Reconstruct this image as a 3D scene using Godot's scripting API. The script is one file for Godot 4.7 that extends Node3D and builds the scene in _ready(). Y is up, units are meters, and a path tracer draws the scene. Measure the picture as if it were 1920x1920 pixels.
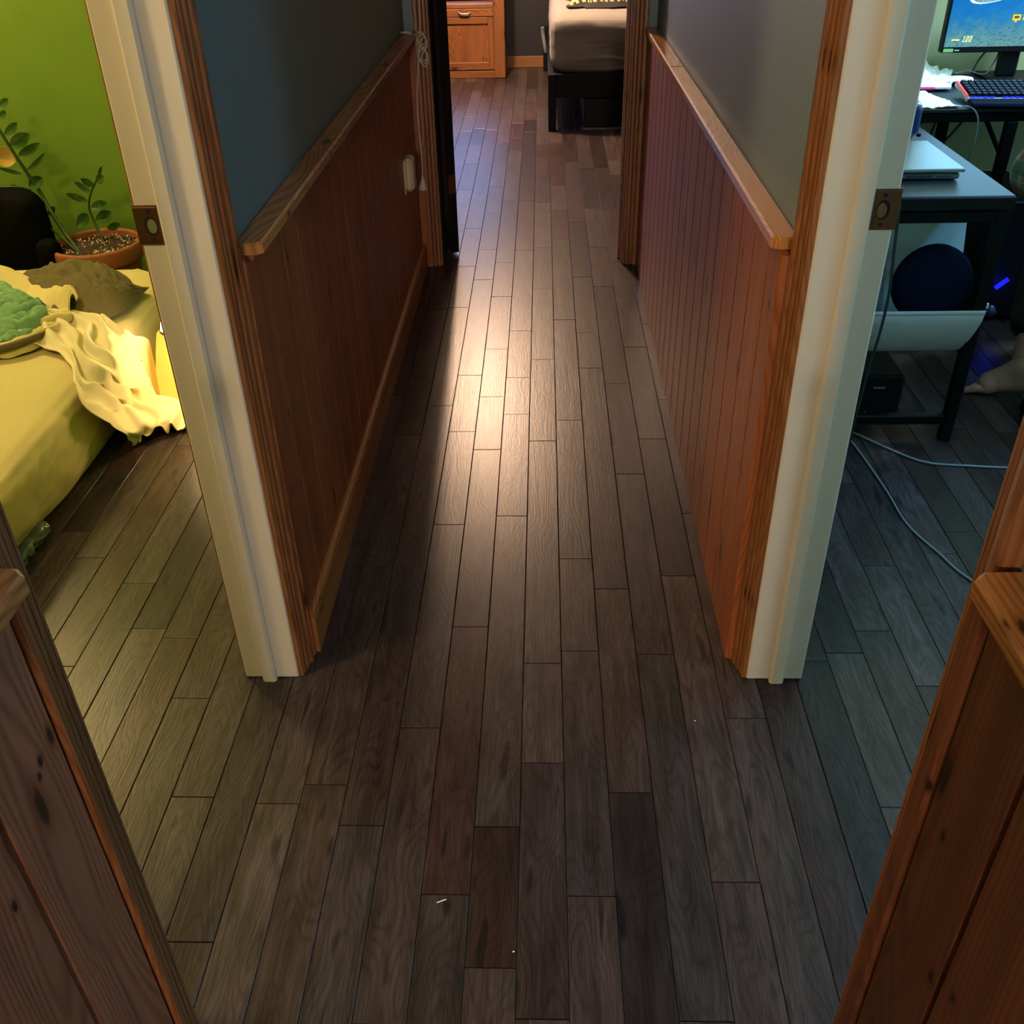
extends Node3D

# ---------------------------------------------------------------- helpers: meshes
var rng := RandomNumberGenerator.new()
var M := {}

func new_st() -> SurfaceTool:
	var st := SurfaceTool.new()
	st.begin(Mesh.PRIMITIVE_TRIANGLES)
	return st

func vtx(st: SurfaceTool, p: Vector3, n: Vector3, uv: Vector2) -> void:
	st.set_normal(n)
	st.set_uv(uv)
	st.add_vertex(p)

# uv in metres: v runs along the grain axis g
func wood_uv(p: Vector3, n: Vector3, g: int, off: Vector2) -> Vector2:
	var a := n.abs()
	var d := 0
	if a.y > a.x and a.y >= a.z:
		d = 1
	elif a.z > a.x and a.z > a.y:
		d = 2
	if d == g:
		return Vector2(p[(g + 1) % 3], p[(g + 2) % 3] * 0.3) + off
	return Vector2(p[3 - d - g], p[g]) + off

# a quad (any order round its edge), turned so that it faces dir
func face(st: SurfaceTool, pts: Array, dir: Vector3, g := 1, off := Vector2.ZERO) -> void:
	var n: Vector3 = (pts[1] - pts[0]).cross(pts[2] - pts[0])
	if n.length() < 1e-12 and pts.size() > 3:
		n = (pts[2] - pts[0]).cross(pts[3] - pts[0])
	if n.length() < 1e-12:
		return
	n = n.normalized()
	var order := pts.duplicate()
	if n.dot(dir) < 0.0:
		n = -n
		order.reverse()
	for i in range(1, order.size() - 1):
		for k in [0, i + 1, i]:
			vtx(st, order[k], n, wood_uv(order[k], n, g, off))

# a box with chamfered edges
func box(st: SurfaceTool, lo: Vector3, hi: Vector3, bev := 0.0, g := 1, off := Vector2.ZERO, xf := Transform3D.IDENTITY) -> void:
	var c := (lo + hi) * 0.5
	var h := (hi - lo) * 0.5
	bev = minf(bev, minf(h.x, minf(h.y, h.z)) * 0.95)
	var P := func(s: Array, axis: int) -> Vector3:
		var v := Vector3.ZERO
		for i in 3:
			v[i] = c[i] + s[i] * (h[i] - (0.0 if i == axis else bev))
		return xf * v
	for axis in 3:
		var b := (axis + 1) % 3
		var d := (axis + 2) % 3
		for s in [-1, 1]:
			var ring := []
			for q in [[-1, -1], [1, -1], [1, 1], [-1, 1]]:
				var sg := [0, 0, 0]
				sg[axis] = s
				sg[b] = q[0]
				sg[d] = q[1]
				ring.append(P.call(sg, axis))
			var dir := Vector3.ZERO
			dir[axis] = s
			face(st, ring, xf.basis * dir, g, off)
		if bev > 0.0:
			for q in [[-1, -1], [1, -1], [1, 1], [-1, 1]]:
				var s0 := [0, 0, 0]
				s0[axis] = -1
				s0[b] = q[0]
				s0[d] = q[1]
				var s1 := s0.duplicate()
				s1[axis] = 1
				var dir := Vector3.ZERO
				dir[b] = q[0]
				dir[d] = q[1]
				face(st, [P.call(s0, b), P.call(s1, b), P.call(s1, d), P.call(s0, d)], xf.basis * dir, g, off)
	if bev > 0.0:
		for sx in [-1, 1]:
			for sy in [-1, 1]:
				for sz in [-1, 1]:
					var s := [sx, sy, sz]
					face(st, [P.call(s, 0), P.call(s, 1), P.call(s, 2)], xf.basis * Vector3(sx, sy, sz), g, off)

# a profile (in ex, ey) swept straight along ez
func sweep(st: SurfaceTool, poly: PackedVector2Array, o: Vector3, ex: Vector3, ey: Vector3, ez: Vector3, g := 1, off := Vector2.ZERO) -> void:
	var area := 0.0
	var n := poly.size()
	for i in n:
		area += poly[i].cross(poly[(i + 1) % n])
	var sgn := signf(area)
	for i in n:
		var a := poly[i]
		var b := poly[(i + 1) % n]
		var t := (b - a)
		var nn := Vector2(t.y, -t.x) * sgn
		var pa := o + ex * a.x + ey * a.y
		var pb := o + ex * b.x + ey * b.y
		face(st, [pa, pb, pb + ez, pa + ez], ex * nn.x + ey * nn.y, g, off)
	var tris := Geometry2D.triangulate_polygon(poly)
	for k in range(0, tris.size(), 3):
		var t3 := []
		for j in 3:
			var p := poly[tris[k + j]]
			t3.append(o + ex * p.x + ey * p.y)
		face(st, t3, -ez, g, off)
		var t4 := []
		for p in t3:
			t4.append(p + ez)
		face(st, t4, ez, g, off)

# a plan polygon (x, z) raised from y0 to y1 with a chamfered top edge
func slab(st: SurfaceTool, poly: PackedVector2Array, y0: float, y1: float, bev: float, g := 2, off := Vector2.ZERO) -> void:
	var n := poly.size()
	var area := 0.0
	for i in n:
		area += poly[i].cross(poly[(i + 1) % n])
	var s := signf(area)
	var inner := PackedVector2Array()
	for i in n:
		var a := (poly[i] - poly[(i + n - 1) % n]).normalized()
		var b := (poly[(i + 1) % n] - poly[i]).normalized()
		var na := Vector2(-a.y, a.x) * s
		var nb := Vector2(-b.y, b.x) * s
		var m := (na + nb) / (1.0 + na.dot(nb))
		inner.append(poly[i] + m * bev)
	var up := func(p: Vector2, y: float) -> Vector3: return Vector3(p.x, y, p.y)
	for i in n:
		var j := (i + 1) % n
		var t := poly[j] - poly[i]
		var out := Vector3(t.y, 0, -t.x) * s
		face(st, [up.call(poly[i], y0 + bev * 0.6), up.call(poly[j], y0 + bev * 0.6), up.call(poly[j], y1 - bev), up.call(poly[i], y1 - bev)], out, g, off)
		face(st, [up.call(poly[i], y1 - bev), up.call(poly[j], y1 - bev), up.call(inner[j], y1), up.call(inner[i], y1)], out + Vector3.UP * t.length(), g, off)
		face(st, [up.call(poly[i], y0 + bev * 0.6), up.call(poly[j], y0 + bev * 0.6), up.call(inner[j], y0), up.call(inner[i], y0)], out - Vector3.UP * t.length(), g, off)
	var top := []
	var bot := []
	for p in inner:
		top.append(up.call(p, y1))
		bot.append(up.call(p, y0))
	face(st, top, Vector3.UP, g, off)
	face(st, bot, Vector3.DOWN, g, off)

# a smooth grid surface; f(u, v) gives its points
func surf(st: SurfaceTool, nu: int, nv: int, f: Callable, wrap_u := false, flip := false, uvs := Vector2.ONE) -> void:
	var pts := []
	var nrm := []
	for j in nv + 1:
		var row := PackedVector3Array()
		for i in nu + 1:
			row.append(f.call(float(i) / nu, float(j) / nv))
		pts.append(row)
	for j in nv + 1:
		var row := PackedVector3Array()
		for i in nu + 1:
			var i0 := i - 1
			var i1 := i + 1
			if wrap_u:
				i0 = nu - 1 if i == 0 else i - 1
				i1 = 1 if i == nu else i + 1
			else:
				i0 = maxi(i0, 0)
				i1 = mini(i1, nu)
			var du: Vector3 = pts[j][i1] - pts[j][i0]
			var dv: Vector3 = pts[mini(j + 1, nv)][i] - pts[maxi(j - 1, 0)][i]
			if du.length() < 1e-9:
				var jj := 1 if j == 0 else nv - 1
				du = pts[jj][i1] - pts[jj][i0]
			var nn := du.cross(dv).normalized()
			row.append(-nn if flip else nn)
		nrm.append(row)
	for j in nv:
		for i in nu:
			var ids := [[i, j], [i + 1, j], [i + 1, j + 1], [i, j + 1]]
			var order := [0, 2, 1, 0, 3, 2]
			if flip:
				order = [0, 1, 2, 0, 2, 3]
			for k in order:
				var a: int = ids[k][0]
				var b: int = ids[k][1]
				vtx(st, pts[b][a], nrm[b][a], Vector2(float(a) / nu * uvs.x, float(b) / nv * uvs.y))

# a cloth with thickness: the surface, its back, and a rim
func cloth(st: SurfaceTool, nu: int, nv: int, f: Callable, th: float, uvs := Vector2.ONE, flip := false) -> void:
	var e := 0.004
	var sg := -1.0 if flip else 1.0
	var back := func(u: float, v: float) -> Vector3:
		var p: Vector3 = f.call(u, v)
		var du: Vector3 = f.call(minf(u + e, 1.0), v) - f.call(maxf(u - e, 0.0), v)
		var dv: Vector3 = f.call(u, minf(v + e, 1.0)) - f.call(u, maxf(v - e, 0.0))
		return p - du.cross(dv).normalized() * th * sg
	surf(st, nu, nv, f, false, flip, uvs)
	surf(st, nu, nv, back, false, not flip, uvs)
	for side in 4:
		var rim := func(u: float, v: float) -> Vector3:
			var a := Vector2(u, 0)
			if side == 1:
				a = Vector2(1, u)
			elif side == 2:
				a = Vector2(1.0 - u, 1)
			elif side == 3:
				a = Vector2(0, 1.0 - u)
			var p: Vector3 = f.call(a.x, a.y)
			var q: Vector3 = back.call(a.x, a.y)
			return p.lerp(q, v)
		surf(st, nu if side % 2 == 0 else nv, 1, rim, false, not flip, Vector2(uvs.x, 0.02))

# profile of (radius, height) turned about a vertical axis at c
func lathe(st: SurfaceTool, prof: Array, c: Vector3, seg := 24, sharp := false) -> void:
	var n := prof.size()
	if sharp:
		for k in n - 1:
			var a: Vector2 = prof[k]
			var b: Vector2 = prof[k + 1]
			surf(st, seg, 1, func(u: float, v: float) -> Vector3:
				var r := a.lerp(b, v)
				return c + Vector3(cos(u * TAU) * r.x, r.y, -sin(u * TAU) * r.x), true, false)
		return
	surf(st, seg, n - 1, func(u: float, v: float) -> Vector3:
		var r: Vector2 = prof[clampi(roundi(v * (n - 1)), 0, n - 1)]
		return c + Vector3(cos(u * TAU) * r.x, r.y, -sin(u * TAU) * r.x), true, false)

func catmull(pts: Array, t: float) -> Vector3:
	var n := pts.size()
	var x := clampf(t, 0.0, 1.0) * (n - 1)
	var i := mini(int(x), n - 2)
	var f := x - i
	var p1: Vector3 = pts[i]
	var p2: Vector3 = pts[i + 1]
	return p1.cubic_interpolate(p2, pts[maxi(i - 1, 0)], pts[mini(i + 2, n - 1)], f)

# a round bar along a smooth path
func tube(st: SurfaceTool, pts: Array, r: float, seg := 8, rings := 0, r1 := -1.0) -> void:
	var n := rings if rings > 0 else (pts.size() - 1) * 6
	var c := []
	for i in n + 1:
		c.append(catmull(pts, float(i) / n))
	var frames := []
	var side := Vector3.ZERO
	for i in n + 1:
		var t: Vector3 = (c[mini(i + 1, n)] - c[maxi(i - 1, 0)]).normalized()
		if i == 0:
			side = t.cross(Vector3.UP if absf(t.y) < 0.9 else Vector3.RIGHT).normalized()
		else:
			side = (side - t * side.dot(t)).normalized()
		frames.append([side, t.cross(side)])
	var rr := func(v: float) -> float: return r if r1 < 0.0 else lerpf(r, r1, v)
	surf(st, seg, n, func(u: float, v: float) -> Vector3:
		var i := clampi(roundi(v * n), 0, n)
		return c[i] + (frames[i][0] * cos(u * TAU) + frames[i][1] * sin(u * TAU)) * rr.call(v), true, false, Vector2(0.05, 1))
	for e in 2:
		var i := 0 if e == 0 else n
		var ring := []
		for k in seg:
			ring.append(c[i] + (frames[i][0] * cos(k * TAU / seg) + frames[i][1] * sin(k * TAU / seg)) * rr.call(float(e)))
		face(st, ring, (c[0] - c[1]) if e == 0 else (c[n] - c[n - 1]))

# a soft box: all edges round with radius r
func soft_box(st: SurfaceTool, lo: Vector3, hi: Vector3, r: float, n: int, disp: Variant = null, xf := Transform3D.IDENTITY) -> void:
	for axis in 3:
		for s in [-1, 1]:
			var b := (axis + 1) % 3
			var d := (axis + 2) % 3
			var f := func(u: float, v: float) -> Vector3:
				var p := Vector3.ZERO
				p[axis] = hi[axis] if s > 0 else lo[axis]
				p[b] = lerpf(lo[b], hi[b], u)
				p[d] = lerpf(lo[d], hi[d], v)
				var inn := p.clamp(lo + Vector3.ONE * r, hi - Vector3.ONE * r)
				var nn := (p - inn).normalized()
				var q := inn + nn * r
				if disp != null:
					q += nn * disp.call(q)
				return xf * q
			surf(st, n, n, f, false, s < 0, Vector2(hi[b] - lo[b], hi[d] - lo[d]))

# ---------------------------------------------------------------- helpers: nodes
func thing(called: String, label: String, category: String, at := Vector3.ZERO, group := "", kind := "") -> Node3D:
	var o := Node3D.new()
	o.name = called
	add_child(o, true)
	o.position = at
	o.set_meta("label", label)
	o.set_meta("category", category)
	if group:
		o.set_meta("group", group)
	if kind:
		o.set_meta("kind", kind)
	return o

# commits a shape in world coordinates as a named mesh under its thing (or at top level)
func put(called: String, st: SurfaceTool, mat: Material, parent: Node3D = self, local := false) -> MeshInstance3D:
	var o := MeshInstance3D.new()
	o.name = called
	st.set_material(mat)
	o.mesh = st.commit()
	parent.add_child(o, true)
	if parent != self and not local:
		o.position = -world_of(parent)
	return o

func world_of(n: Node3D) -> Vector3:
	var p := Vector3.ZERO
	var k: Node = n
	while k is Node3D and k != self:
		p += k.position
		k = k.get_parent()
	return p

func tag(o: Node3D, label: String, category: String, group := "", kind := "") -> Node3D:
	o.set_meta("label", label)
	o.set_meta("category", category)
	if group:
		o.set_meta("group", group)
	if kind:
		o.set_meta("kind", kind)
	return o

func bx(called: String, lo: Vector3, hi: Vector3, mat: Material, parent: Node3D = self, bev := 0.0, g := 1, off := Vector2.ZERO) -> MeshInstance3D:
	var st := new_st()
	box(st, lo, hi, bev, g, off)
	return put(called, st, mat, parent)

func srgb(r: int, g: int, b: int) -> Color:
	return Color(r / 255.0, g / 255.0, b / 255.0)

func mat(called: String, c: Color, rough := 0.6, metal := 0.0) -> StandardMaterial3D:
	var m := StandardMaterial3D.new()
	m.resource_name = called
	m.albedo_color = c
	m.roughness = rough
	m.metallic = metal
	M[called] = m
	return m

func glow(called: String, c: Color, e: float) -> StandardMaterial3D:
	var m := mat(called, Color(c.r * 0.5, c.g * 0.5, c.b * 0.5), 0.5)
	m.emission_enabled = true
	m.emission = c
	m.emission_energy_multiplier = e
	return m

# ---------------------------------------------------------------- textures
func fbm(freq: float, sd: int, oct := 3) -> FastNoiseLite:
	var n := FastNoiseLite.new()
	n.noise_type = FastNoiseLite.TYPE_SIMPLEX_SMOOTH
	n.seed = sd
	n.frequency = freq
	n.fractal_octaves = oct
	return n

# hardwood strip: 0.66 m across (u), 1.32 m along (v); returns [albedo, height]
func oak_textures() -> Array:
	var W := 1280
	var H := 2048
	var fine := fbm(1.0, 3, 2)
	var mid := fbm(1.0, 7, 3)
	var warp := fbm(1.0, 11, 2)
	var blot := fbm(1.0, 23, 3)
	var alb := PackedByteArray()
	var hgt := PackedByteArray()
	alb.resize(W * H * 3)
	hgt.resize(W * H)
	for y in H:
		var v := y * 1.32 / H
		for x in W:
			var u := x * 0.66 / W
			var streak := fine.get_noise_2d(u * 430.0, v * 4.5)
			var pore := smoothstep(0.25, 0.6, fine.get_noise_2d(u * 720.0 + 90.0, v * 16.0))
			var band := mid.get_noise_2d(u * 42.0, v * 2.2)
			var w := warp.get_noise_2d(u * 9.0, v * 2.0)
			var ring := sin((u * 26.0 + w * 5.5 + v * 0.8) * TAU)
			ring = pow(0.5 + 0.5 * ring, 3.0)
			var b := blot.get_noise_2d(u * 15.0, v * 3.6)
			var t := 0.74 + 0.17 * streak + 0.09 * band - 0.16 * ring * (0.6 + streak) + 0.16 * b - 0.20 * pore
			var dark := smoothstep(0.42, 0.75, b + 0.25 * band)
			t *= 1.0 - 0.42 * dark
			t = clampf(t, 0.08, 1.0)
			var i := y * W + x
			alb[i * 3] = int(255.0 * t)
			alb[i * 3 + 1] = int(255.0 * clampf(t * (0.985 + 0.05 * band), 0.0, 1.0))
			alb[i * 3 + 2] = int(255.0 * clampf(t * (0.96 + 0.10 * band - 0.03 * ring), 0.0, 1.0))
			hgt[i] = int(255.0 * clampf(0.5 + 0.16 * streak + 0.2 * band - 0.16 * ring + 0.25 * w, 0.0, 1.0))
	return [ImageTexture.create_from_image(Image.create_from_data(W, H, false, Image.FORMAT_RGB8, alb)), ImageTexture.create_from_image(Image.create_from_data(W, H, false, Image.FORMAT_L8, hgt))]

# varnished pine: 0.5 m across, 1.0 m along, with knots; first knots stand where named boards use them
var knots := [[0.123, 0.292, 0.0075, 3.4], [0.070, 0.341, 0.0045, 2.6], [0.098, 0.334, 0.0045, 1.5], [0.108, 0.322, 0.0035, 1.4], [0.30, 0.72, 0.0085, 3.0], [0.33, 0.665, 0.004, 2.0], [0.42, 0.16, 0.008, 2.0], [0.22, 0.93, 0.006, 1.6], [0.39, 0.52, 0.005, 1.4], [0.19, 0.56, 0.004, 1.5]]
func pine_texture() -> ImageTexture:
	var W := 768
	var H := 1024
	var fine := fbm(1.0, 41, 2)
	var band := fbm(1.0, 47, 2)
	var warp := fbm(1.0, 53, 2)
	var alb := PackedByteArray()
	var HB := 128
	alb.resize(W * (H + HB) * 3)
	for y in H + HB:
		var v := y * 1.0 / H
		var near := []
		for k in knots:
			if absf(v - k[1]) < k[2] * k[3] * 4.5:
				near.append(k)
		for x in W:
			var u := x * 0.5 / W
			var uu := u
			var core := 0.0
			var halo := 0.0
			for k in near:
				var dx: float = u - k[0]
				var dy: float = (v - k[1]) / k[3]
				var r2: float = (dx * dx + dy * dy) / (k[2] * k[2])
				if r2 < 20.0:
					uu -= signf(dx) * k[2] * 0.9 * exp(-r2 * 0.35)
					var rag := 0.25 * fine.get_noise_2d(u * 300.0, v * 140.0)
					core = maxf(core, 1.0 - smoothstep(0.3, 1.3, r2 + rag * 1.6))
					halo = maxf(halo, exp(-r2 * 0.55))
			var w := warp.get_noise_2d(uu * 6.0, v * 0.9)
			var ring := 0.5 + 0.5 * sin((uu * 95.0 + w * 6.0) * TAU)
			var s := fine.get_noise_2d(uu * 420.0, v * 6.0)
			var b := band.get_noise_2d(uu * 14.0, v * 1.2)
			var t := 0.80 + 0.07 * s + 0.10 * b - 0.12 * ring * ring
			t *= 1.0 - 0.35 * halo
			t = lerpf(t, 0.32, core)
			var i := (y * W + x) * 3
			alb[i] = int(255.0 * clampf(t, 0.0, 1.0))
			alb[i + 1] = int(255.0 * clampf(t * (0.98 - 0.06 * ring - 0.10 * halo), 0.0, 1.0))
			alb[i + 2] = int(255.0 * clampf(t * (0.95 - 0.10 * ring - 0.16 * halo), 0.0, 1.0))
	for y in HB:
		var k := float(y) / HB
		for i in W * 3:
			var at := y * W * 3 + i
			alb[at] = int(lerpf(alb[at + W * H * 3], alb[at], k))
	alb.resize(W * H * 3)
	return ImageTexture.create_from_image(Image.create_from_data(W, H, false, Image.FORMAT_RGB8, alb))

# 1.5-stroke pixel digits for the print on the screen and stickers
func digit(im: Image, ch: String, x: int, y: int, s: int, c: Color) -> void:
	var rows := {"1": [2, 6, 2, 2, 2, 2, 7], "0": [7, 5, 5, 5, 5, 5, 7]}
	if not rows.has(ch):
		return
	for r in 7:
		for b in 3:
			if rows[ch][r] >> (2 - b) & 1:
				im.fill_rect(Rect2i(x + b * s + (6 - r) * s / 4, y + r * s, s, s), c)

func screen_texture() -> ImageTexture:
	var W := 640
	var H := 360
	var im := Image.create(W, H, false, Image.FORMAT_RGB8)
	var n := fbm(0.02, 5, 3)
	var g := fbm(0.06, 9, 3)
	for y in H:
		var t := float(y) / H
		for x in W:
			var s := float(x) / W
			var deep := Color(0.02, 0.27, 0.56)
			var blue := Color(0.05, 0.47, 0.76)
			var sand := Color(0.36, 0.56, 0.58)
			var c := deep.lerp(blue, smoothstep(0.1, 0.62, t) * (0.7 + 0.3 * s) + 0.15 * n.get_noise_2d(x, y * 2))
			var k := smoothstep(0.60, 1.02, t + 0.10 * n.get_noise_2d(x, y) + 0.08 * s)
			c = c.lerp(sand, k)
			var rock := g.get_noise_2d(x * 0.7, y * 2.2)
			if rock > 0.30 and k > 0.3:
				c = c.lerp(Color(0.12, 0.27, 0.32), minf(1.0, (rock - 0.30) * 5.0) * k * 0.8)
			# white hull seen from above
			var hx := (s - 0.235) / 0.14
			var hy := (t - 0.52 + 0.03 * hx) / (0.055 * (1.1 - 0.3 * hx))
			var e := hx * hx + hy * hy
			if e < 1.0:
				c = Color(0.85, 0.93, 0.97) if e > 0.72 else Color(0.25, 0.42, 0.50).lerp(Color(0.6, 0.75, 0.8), 0.5 + 0.5 * n.get_noise_2d(x * 3.0, y * 3.0))
			im.set_pixel(x, y, c)
	var cream := Color(0.93, 0.95, 0.62)
	im.fill_rect(Rect2i(24, 333, 30, 5), cream)
	digit(im, "1", 64, 322, 3, cream)
	digit(im, "0", 76, 322, 3, cream)
	digit(im, "0", 89, 322, 3, cream)
	var gold := Color(1.0, 0.78, 0.16)
	im.fill_rect(Rect2i(236, 252, 30, 20), gold)
	im.fill_rect(Rect2i(242, 257, 18, 8), Color(0.2, 0.3, 0.35))
	im.fill_rect(Rect2i(246, 272, 8, 6), gold)
	im.fill_rect(Rect2i(274, 252, 50, 6), gold)
	im.fill_rect(Rect2i(274, 262, 90, 9), gold)
	return ImageTexture.create_from_image(im)

func plaid_texture() -> ImageTexture:
	var im := Image.create(128, 128, false, Image.FORMAT_RGB8)
	for y in 128:
		for x in 128:
			var c := Color(0.52, 0.58, 0.50)
			for a in [x, y]:
				if a % 64 < 22:
					c = c.lerp(Color(0.12, 0.24, 0.25), 0.55)
				if a % 64 > 44 and a % 64 < 58:
					c = c.lerp(Color(0.46, 0.20, 0.12), 0.6)
				if a % 64 == 33 or a % 64 == 34:
					c = c.lerp(Color(0.8, 0.8, 0.72), 0.5)
			if (x + y) % 4 < 2:
				c = c.darkened(0.08)
			im.set_pixel(x, y, c)
	return ImageTexture.create_from_image(im)

func duvet_texture() -> ImageTexture:
	var im := Image.create(256, 256, false, Image.FORMAT_RGB8)
	var n := fbm(0.02, 77, 2)
	for y in 256:
		for x in 256:
			var t := n.get_noise_2d(x, y)
			var c := Color(0.78, 0.66, 0.30)
			if y < 60:
				c = Color(0.03, 0.03, 0.04) if (x / 9) % 2 == 0 or y < 26 else Color(0.85, 0.75, 0.45)
			elif y < 86:
				c = Color(0.80, 0.70, 0.48)
			elif t > 0.12:
				c = Color(0.10, 0.14, 0.22)
			im.set_pixel(x, y, c)
	return ImageTexture.create_from_image(im)

func noise_tex(freq: float, size := 256, normal := false, bump := 4.0, sd := 1) -> NoiseTexture2D:
	var t := NoiseTexture2D.new()
	t.width = size
	t.height = size
	t.seamless = true
	t.noise = fbm(freq, sd, 4)
	t.as_normal_map = normal
	t.bump_strength = bump
	return t

func make_materials() -> void:
	var oak := oak_textures()
	var f := mat("stained_oak", Color.WHITE, 0.33)
	f.albedo_texture = oak[0]
	f.vertex_color_use_as_albedo = true
	f.uv1_scale = Vector3(1.0 / 0.66, 1.0 / 1.32, 1)
	f.heightmap_enabled = true
	f.heightmap_texture = oak[1]
	f.heightmap_scale = 0.035
	f.metallic_specular = 0.30
	mat("subfloor", srgb(14, 10, 8), 0.9)
	var pine := pine_texture()
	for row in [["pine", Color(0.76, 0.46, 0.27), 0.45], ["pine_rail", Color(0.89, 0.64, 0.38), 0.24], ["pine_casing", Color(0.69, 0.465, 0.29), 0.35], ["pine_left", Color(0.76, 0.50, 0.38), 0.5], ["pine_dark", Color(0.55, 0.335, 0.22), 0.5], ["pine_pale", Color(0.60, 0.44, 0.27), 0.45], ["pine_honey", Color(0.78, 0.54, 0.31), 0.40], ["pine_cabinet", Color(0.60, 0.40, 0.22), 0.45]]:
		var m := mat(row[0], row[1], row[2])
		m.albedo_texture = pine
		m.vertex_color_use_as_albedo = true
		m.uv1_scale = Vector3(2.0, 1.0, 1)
	var orange := noise_tex(0.08, 256, true, 1.2, 5)
	for row in [["slate_paint", srgb(112, 131, 136), 0.6], ["lime_paint", srgb(104, 138, 40), 0.6], ["sage_paint", srgb(184, 196, 166), 0.6], ["navy_paint", srgb(20, 23, 29), 0.5], ["ceiling_paint", srgb(225, 222, 214), 0.8], ["cream_wall", srgb(205, 198, 184), 0.8]]:
		var m := mat(row[0], row[1], row[2])
		m.normal_enabled = true
		m.normal_texture = orange
		m.normal_scale = 0.25
		m.uv1_triplanar = true
		m.uv1_scale = Vector3(6, 6, 6)
	var gl := noise_tex(0.02, 256, true, 1.0, 9)
	var wp := mat("white_gloss", srgb(202, 193, 180), 0.38)
	wp.normal_enabled = true
	wp.normal_texture = gl
	wp.normal_scale = 0.15
	wp.uv1_triplanar = true
	wp.uv1_scale = Vector3(3, 3, 3)
	mat("bare_wood", srgb(92, 52, 32), 0.6)
	mat("brass_dark", srgb(96, 62, 38), 0.4, 0.7)
	mat("steel", srgb(190, 184, 172), 0.35, 0.9)
	mat("hole", srgb(16, 10, 8), 0.9)
	mat("black_paint", srgb(11, 10, 10), 0.5).metallic_specular = 0.3
	mat("black_metal", srgb(10, 10, 11), 0.5).metallic_specular = 0.25
	mat("black_plastic", srgb(14, 14, 16), 0.5).metallic_specular = 0.3
	mat("ivory_plastic", srgb(205, 196, 172), 0.45)
	mat("white_cable", srgb(205, 196, 184), 0.5)
	mat("grey_cable", srgb(120, 124, 130), 0.5)
	mat("dark_cable", srgb(26, 28, 32), 0.5)
	var weave := noise_tex(0.25, 256, true, 3.0, 21)
	for row in [["sheet_yellow", srgb(202, 188, 132)], ["sheet_trail", srgb(222, 210, 172)], ["olive_cloth", srgb(92, 84, 56)], ["quilt_green", srgb(112, 152, 112)], ["grey_sheet", srgb(128, 124, 119)], ["navy_cloth", srgb(14, 20, 38)], ["sling_cloth", srgb(150, 150, 148)], ["black_cloth", srgb(12, 12, 13)]]:
		var m := mat(row[0], row[1], 0.85)
		m.normal_enabled = true
		m.normal_texture = weave
		m.normal_scale = 0.2
		m.uv1_triplanar = true
		m.uv1_scale = Vector3(9, 9, 9)
		m.rim_enabled = not row[0] in ["black_cloth", "navy_cloth"]
		m.metallic_specular = 0.3 if m.rim_enabled else 0.12
		m.rim = 0.3
		m.rim_tint = 0.6
	mat("bag_plastic", srgb(96, 112, 118), 0.2)
	var terra := mat("terracotta", srgb(138, 78, 48), 0.75)
	terra.normal_enabled = true
	terra.normal_texture = orange
	terra.normal_scale = 0.4
	terra.uv1_triplanar = true
	terra.uv1_scale = Vector3(8, 8, 8)
	mat("soil", srgb(46, 30, 20), 0.95)
	mat("perlite", srgb(214, 196, 160), 0.9)
	mat("bark_chip", srgb(96, 58, 34), 0.9)
	mat("stem_green", srgb(44, 62, 24), 0.5)
	var leaf := mat("leaf_green", srgb(48, 82, 28), 0.3)
	leaf.backlight_enabled = true
	leaf.backlight = Color(0.15, 0.25, 0.05)
	mat("leaf_yellow", srgb(170, 140, 56), 0.5)
	mat("desk_top", srgb(36, 41, 44), 0.42).metallic_specular = 0.35
	mat("laptop_silver", srgb(124, 130, 126), 0.35, 0.3)
	mat("laptop_grey", srgb(96, 106, 118), 0.4, 0.3)
	mat("headset_blue", srgb(28, 44, 84), 0.25)
	mat("paper", srgb(238, 240, 236), 0.8)
	mat("pink_plastic", srgb(222, 70, 128), 0.4)
	mat("key_dark", srgb(15, 16, 32), 0.6).metallic_specular = 0.2
	mat("key_body", srgb(150, 152, 160), 0.4)
	mat("blue_board", srgb(34, 88, 168), 0.5)
	mat("white_board", srgb(172, 190, 190), 0.6)
	mat("skin", srgb(160, 116, 98), 0.55).subsurf_scatter_enabled = false
	mat("hair", srgb(40, 28, 20), 0.6)
	mat("trousers", srgb(16, 16, 19), 0.9)
	var pl := mat("plaid", Color.WHITE, 0.9)
	pl.albedo_texture = plaid_texture()
	pl.uv1_triplanar = true
	pl.uv1_scale = Vector3(5, 5, 5)
	var dv := mat("duvet", Color.WHITE, 0.9)
	dv.albedo_texture = duvet_texture()
	dv.albedo_color = Color(0.8, 0.8, 0.8)
	glow("lamp_amber", Color(1.0, 0.76, 0.27), 1.15)
	glow("lamp_white", Color(1.0, 0.93, 0.78), 9.0)
	glow("bulb_warm", Color(1.0, 0.80, 0.58), 4.0)
	glow("globe_warm", Color(1.0, 0.88, 0.74), 1.6)
	glow("panel_cool", Color(0.72, 0.90, 1.0), 2.5)
	glow("led_blue", Color(0.10, 0.14, 1.0), 1.0)
	glow("led_red", Color(1.0, 0.12, 0.12), 0.9)
	var sc := mat("screen_face", Color(0.02, 0.02, 0.02), 0.25)
	sc.emission_enabled = true
	sc.emission_texture = screen_texture()
	sc.emission = Color.BLACK
	sc.emission_operator = BaseMaterial3D.EMISSION_OP_ADD
	sc.emission_energy_multiplier = 1.3
	glow("tv_face", Color(0.48, 0.68, 1.0), 4.2)

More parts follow.
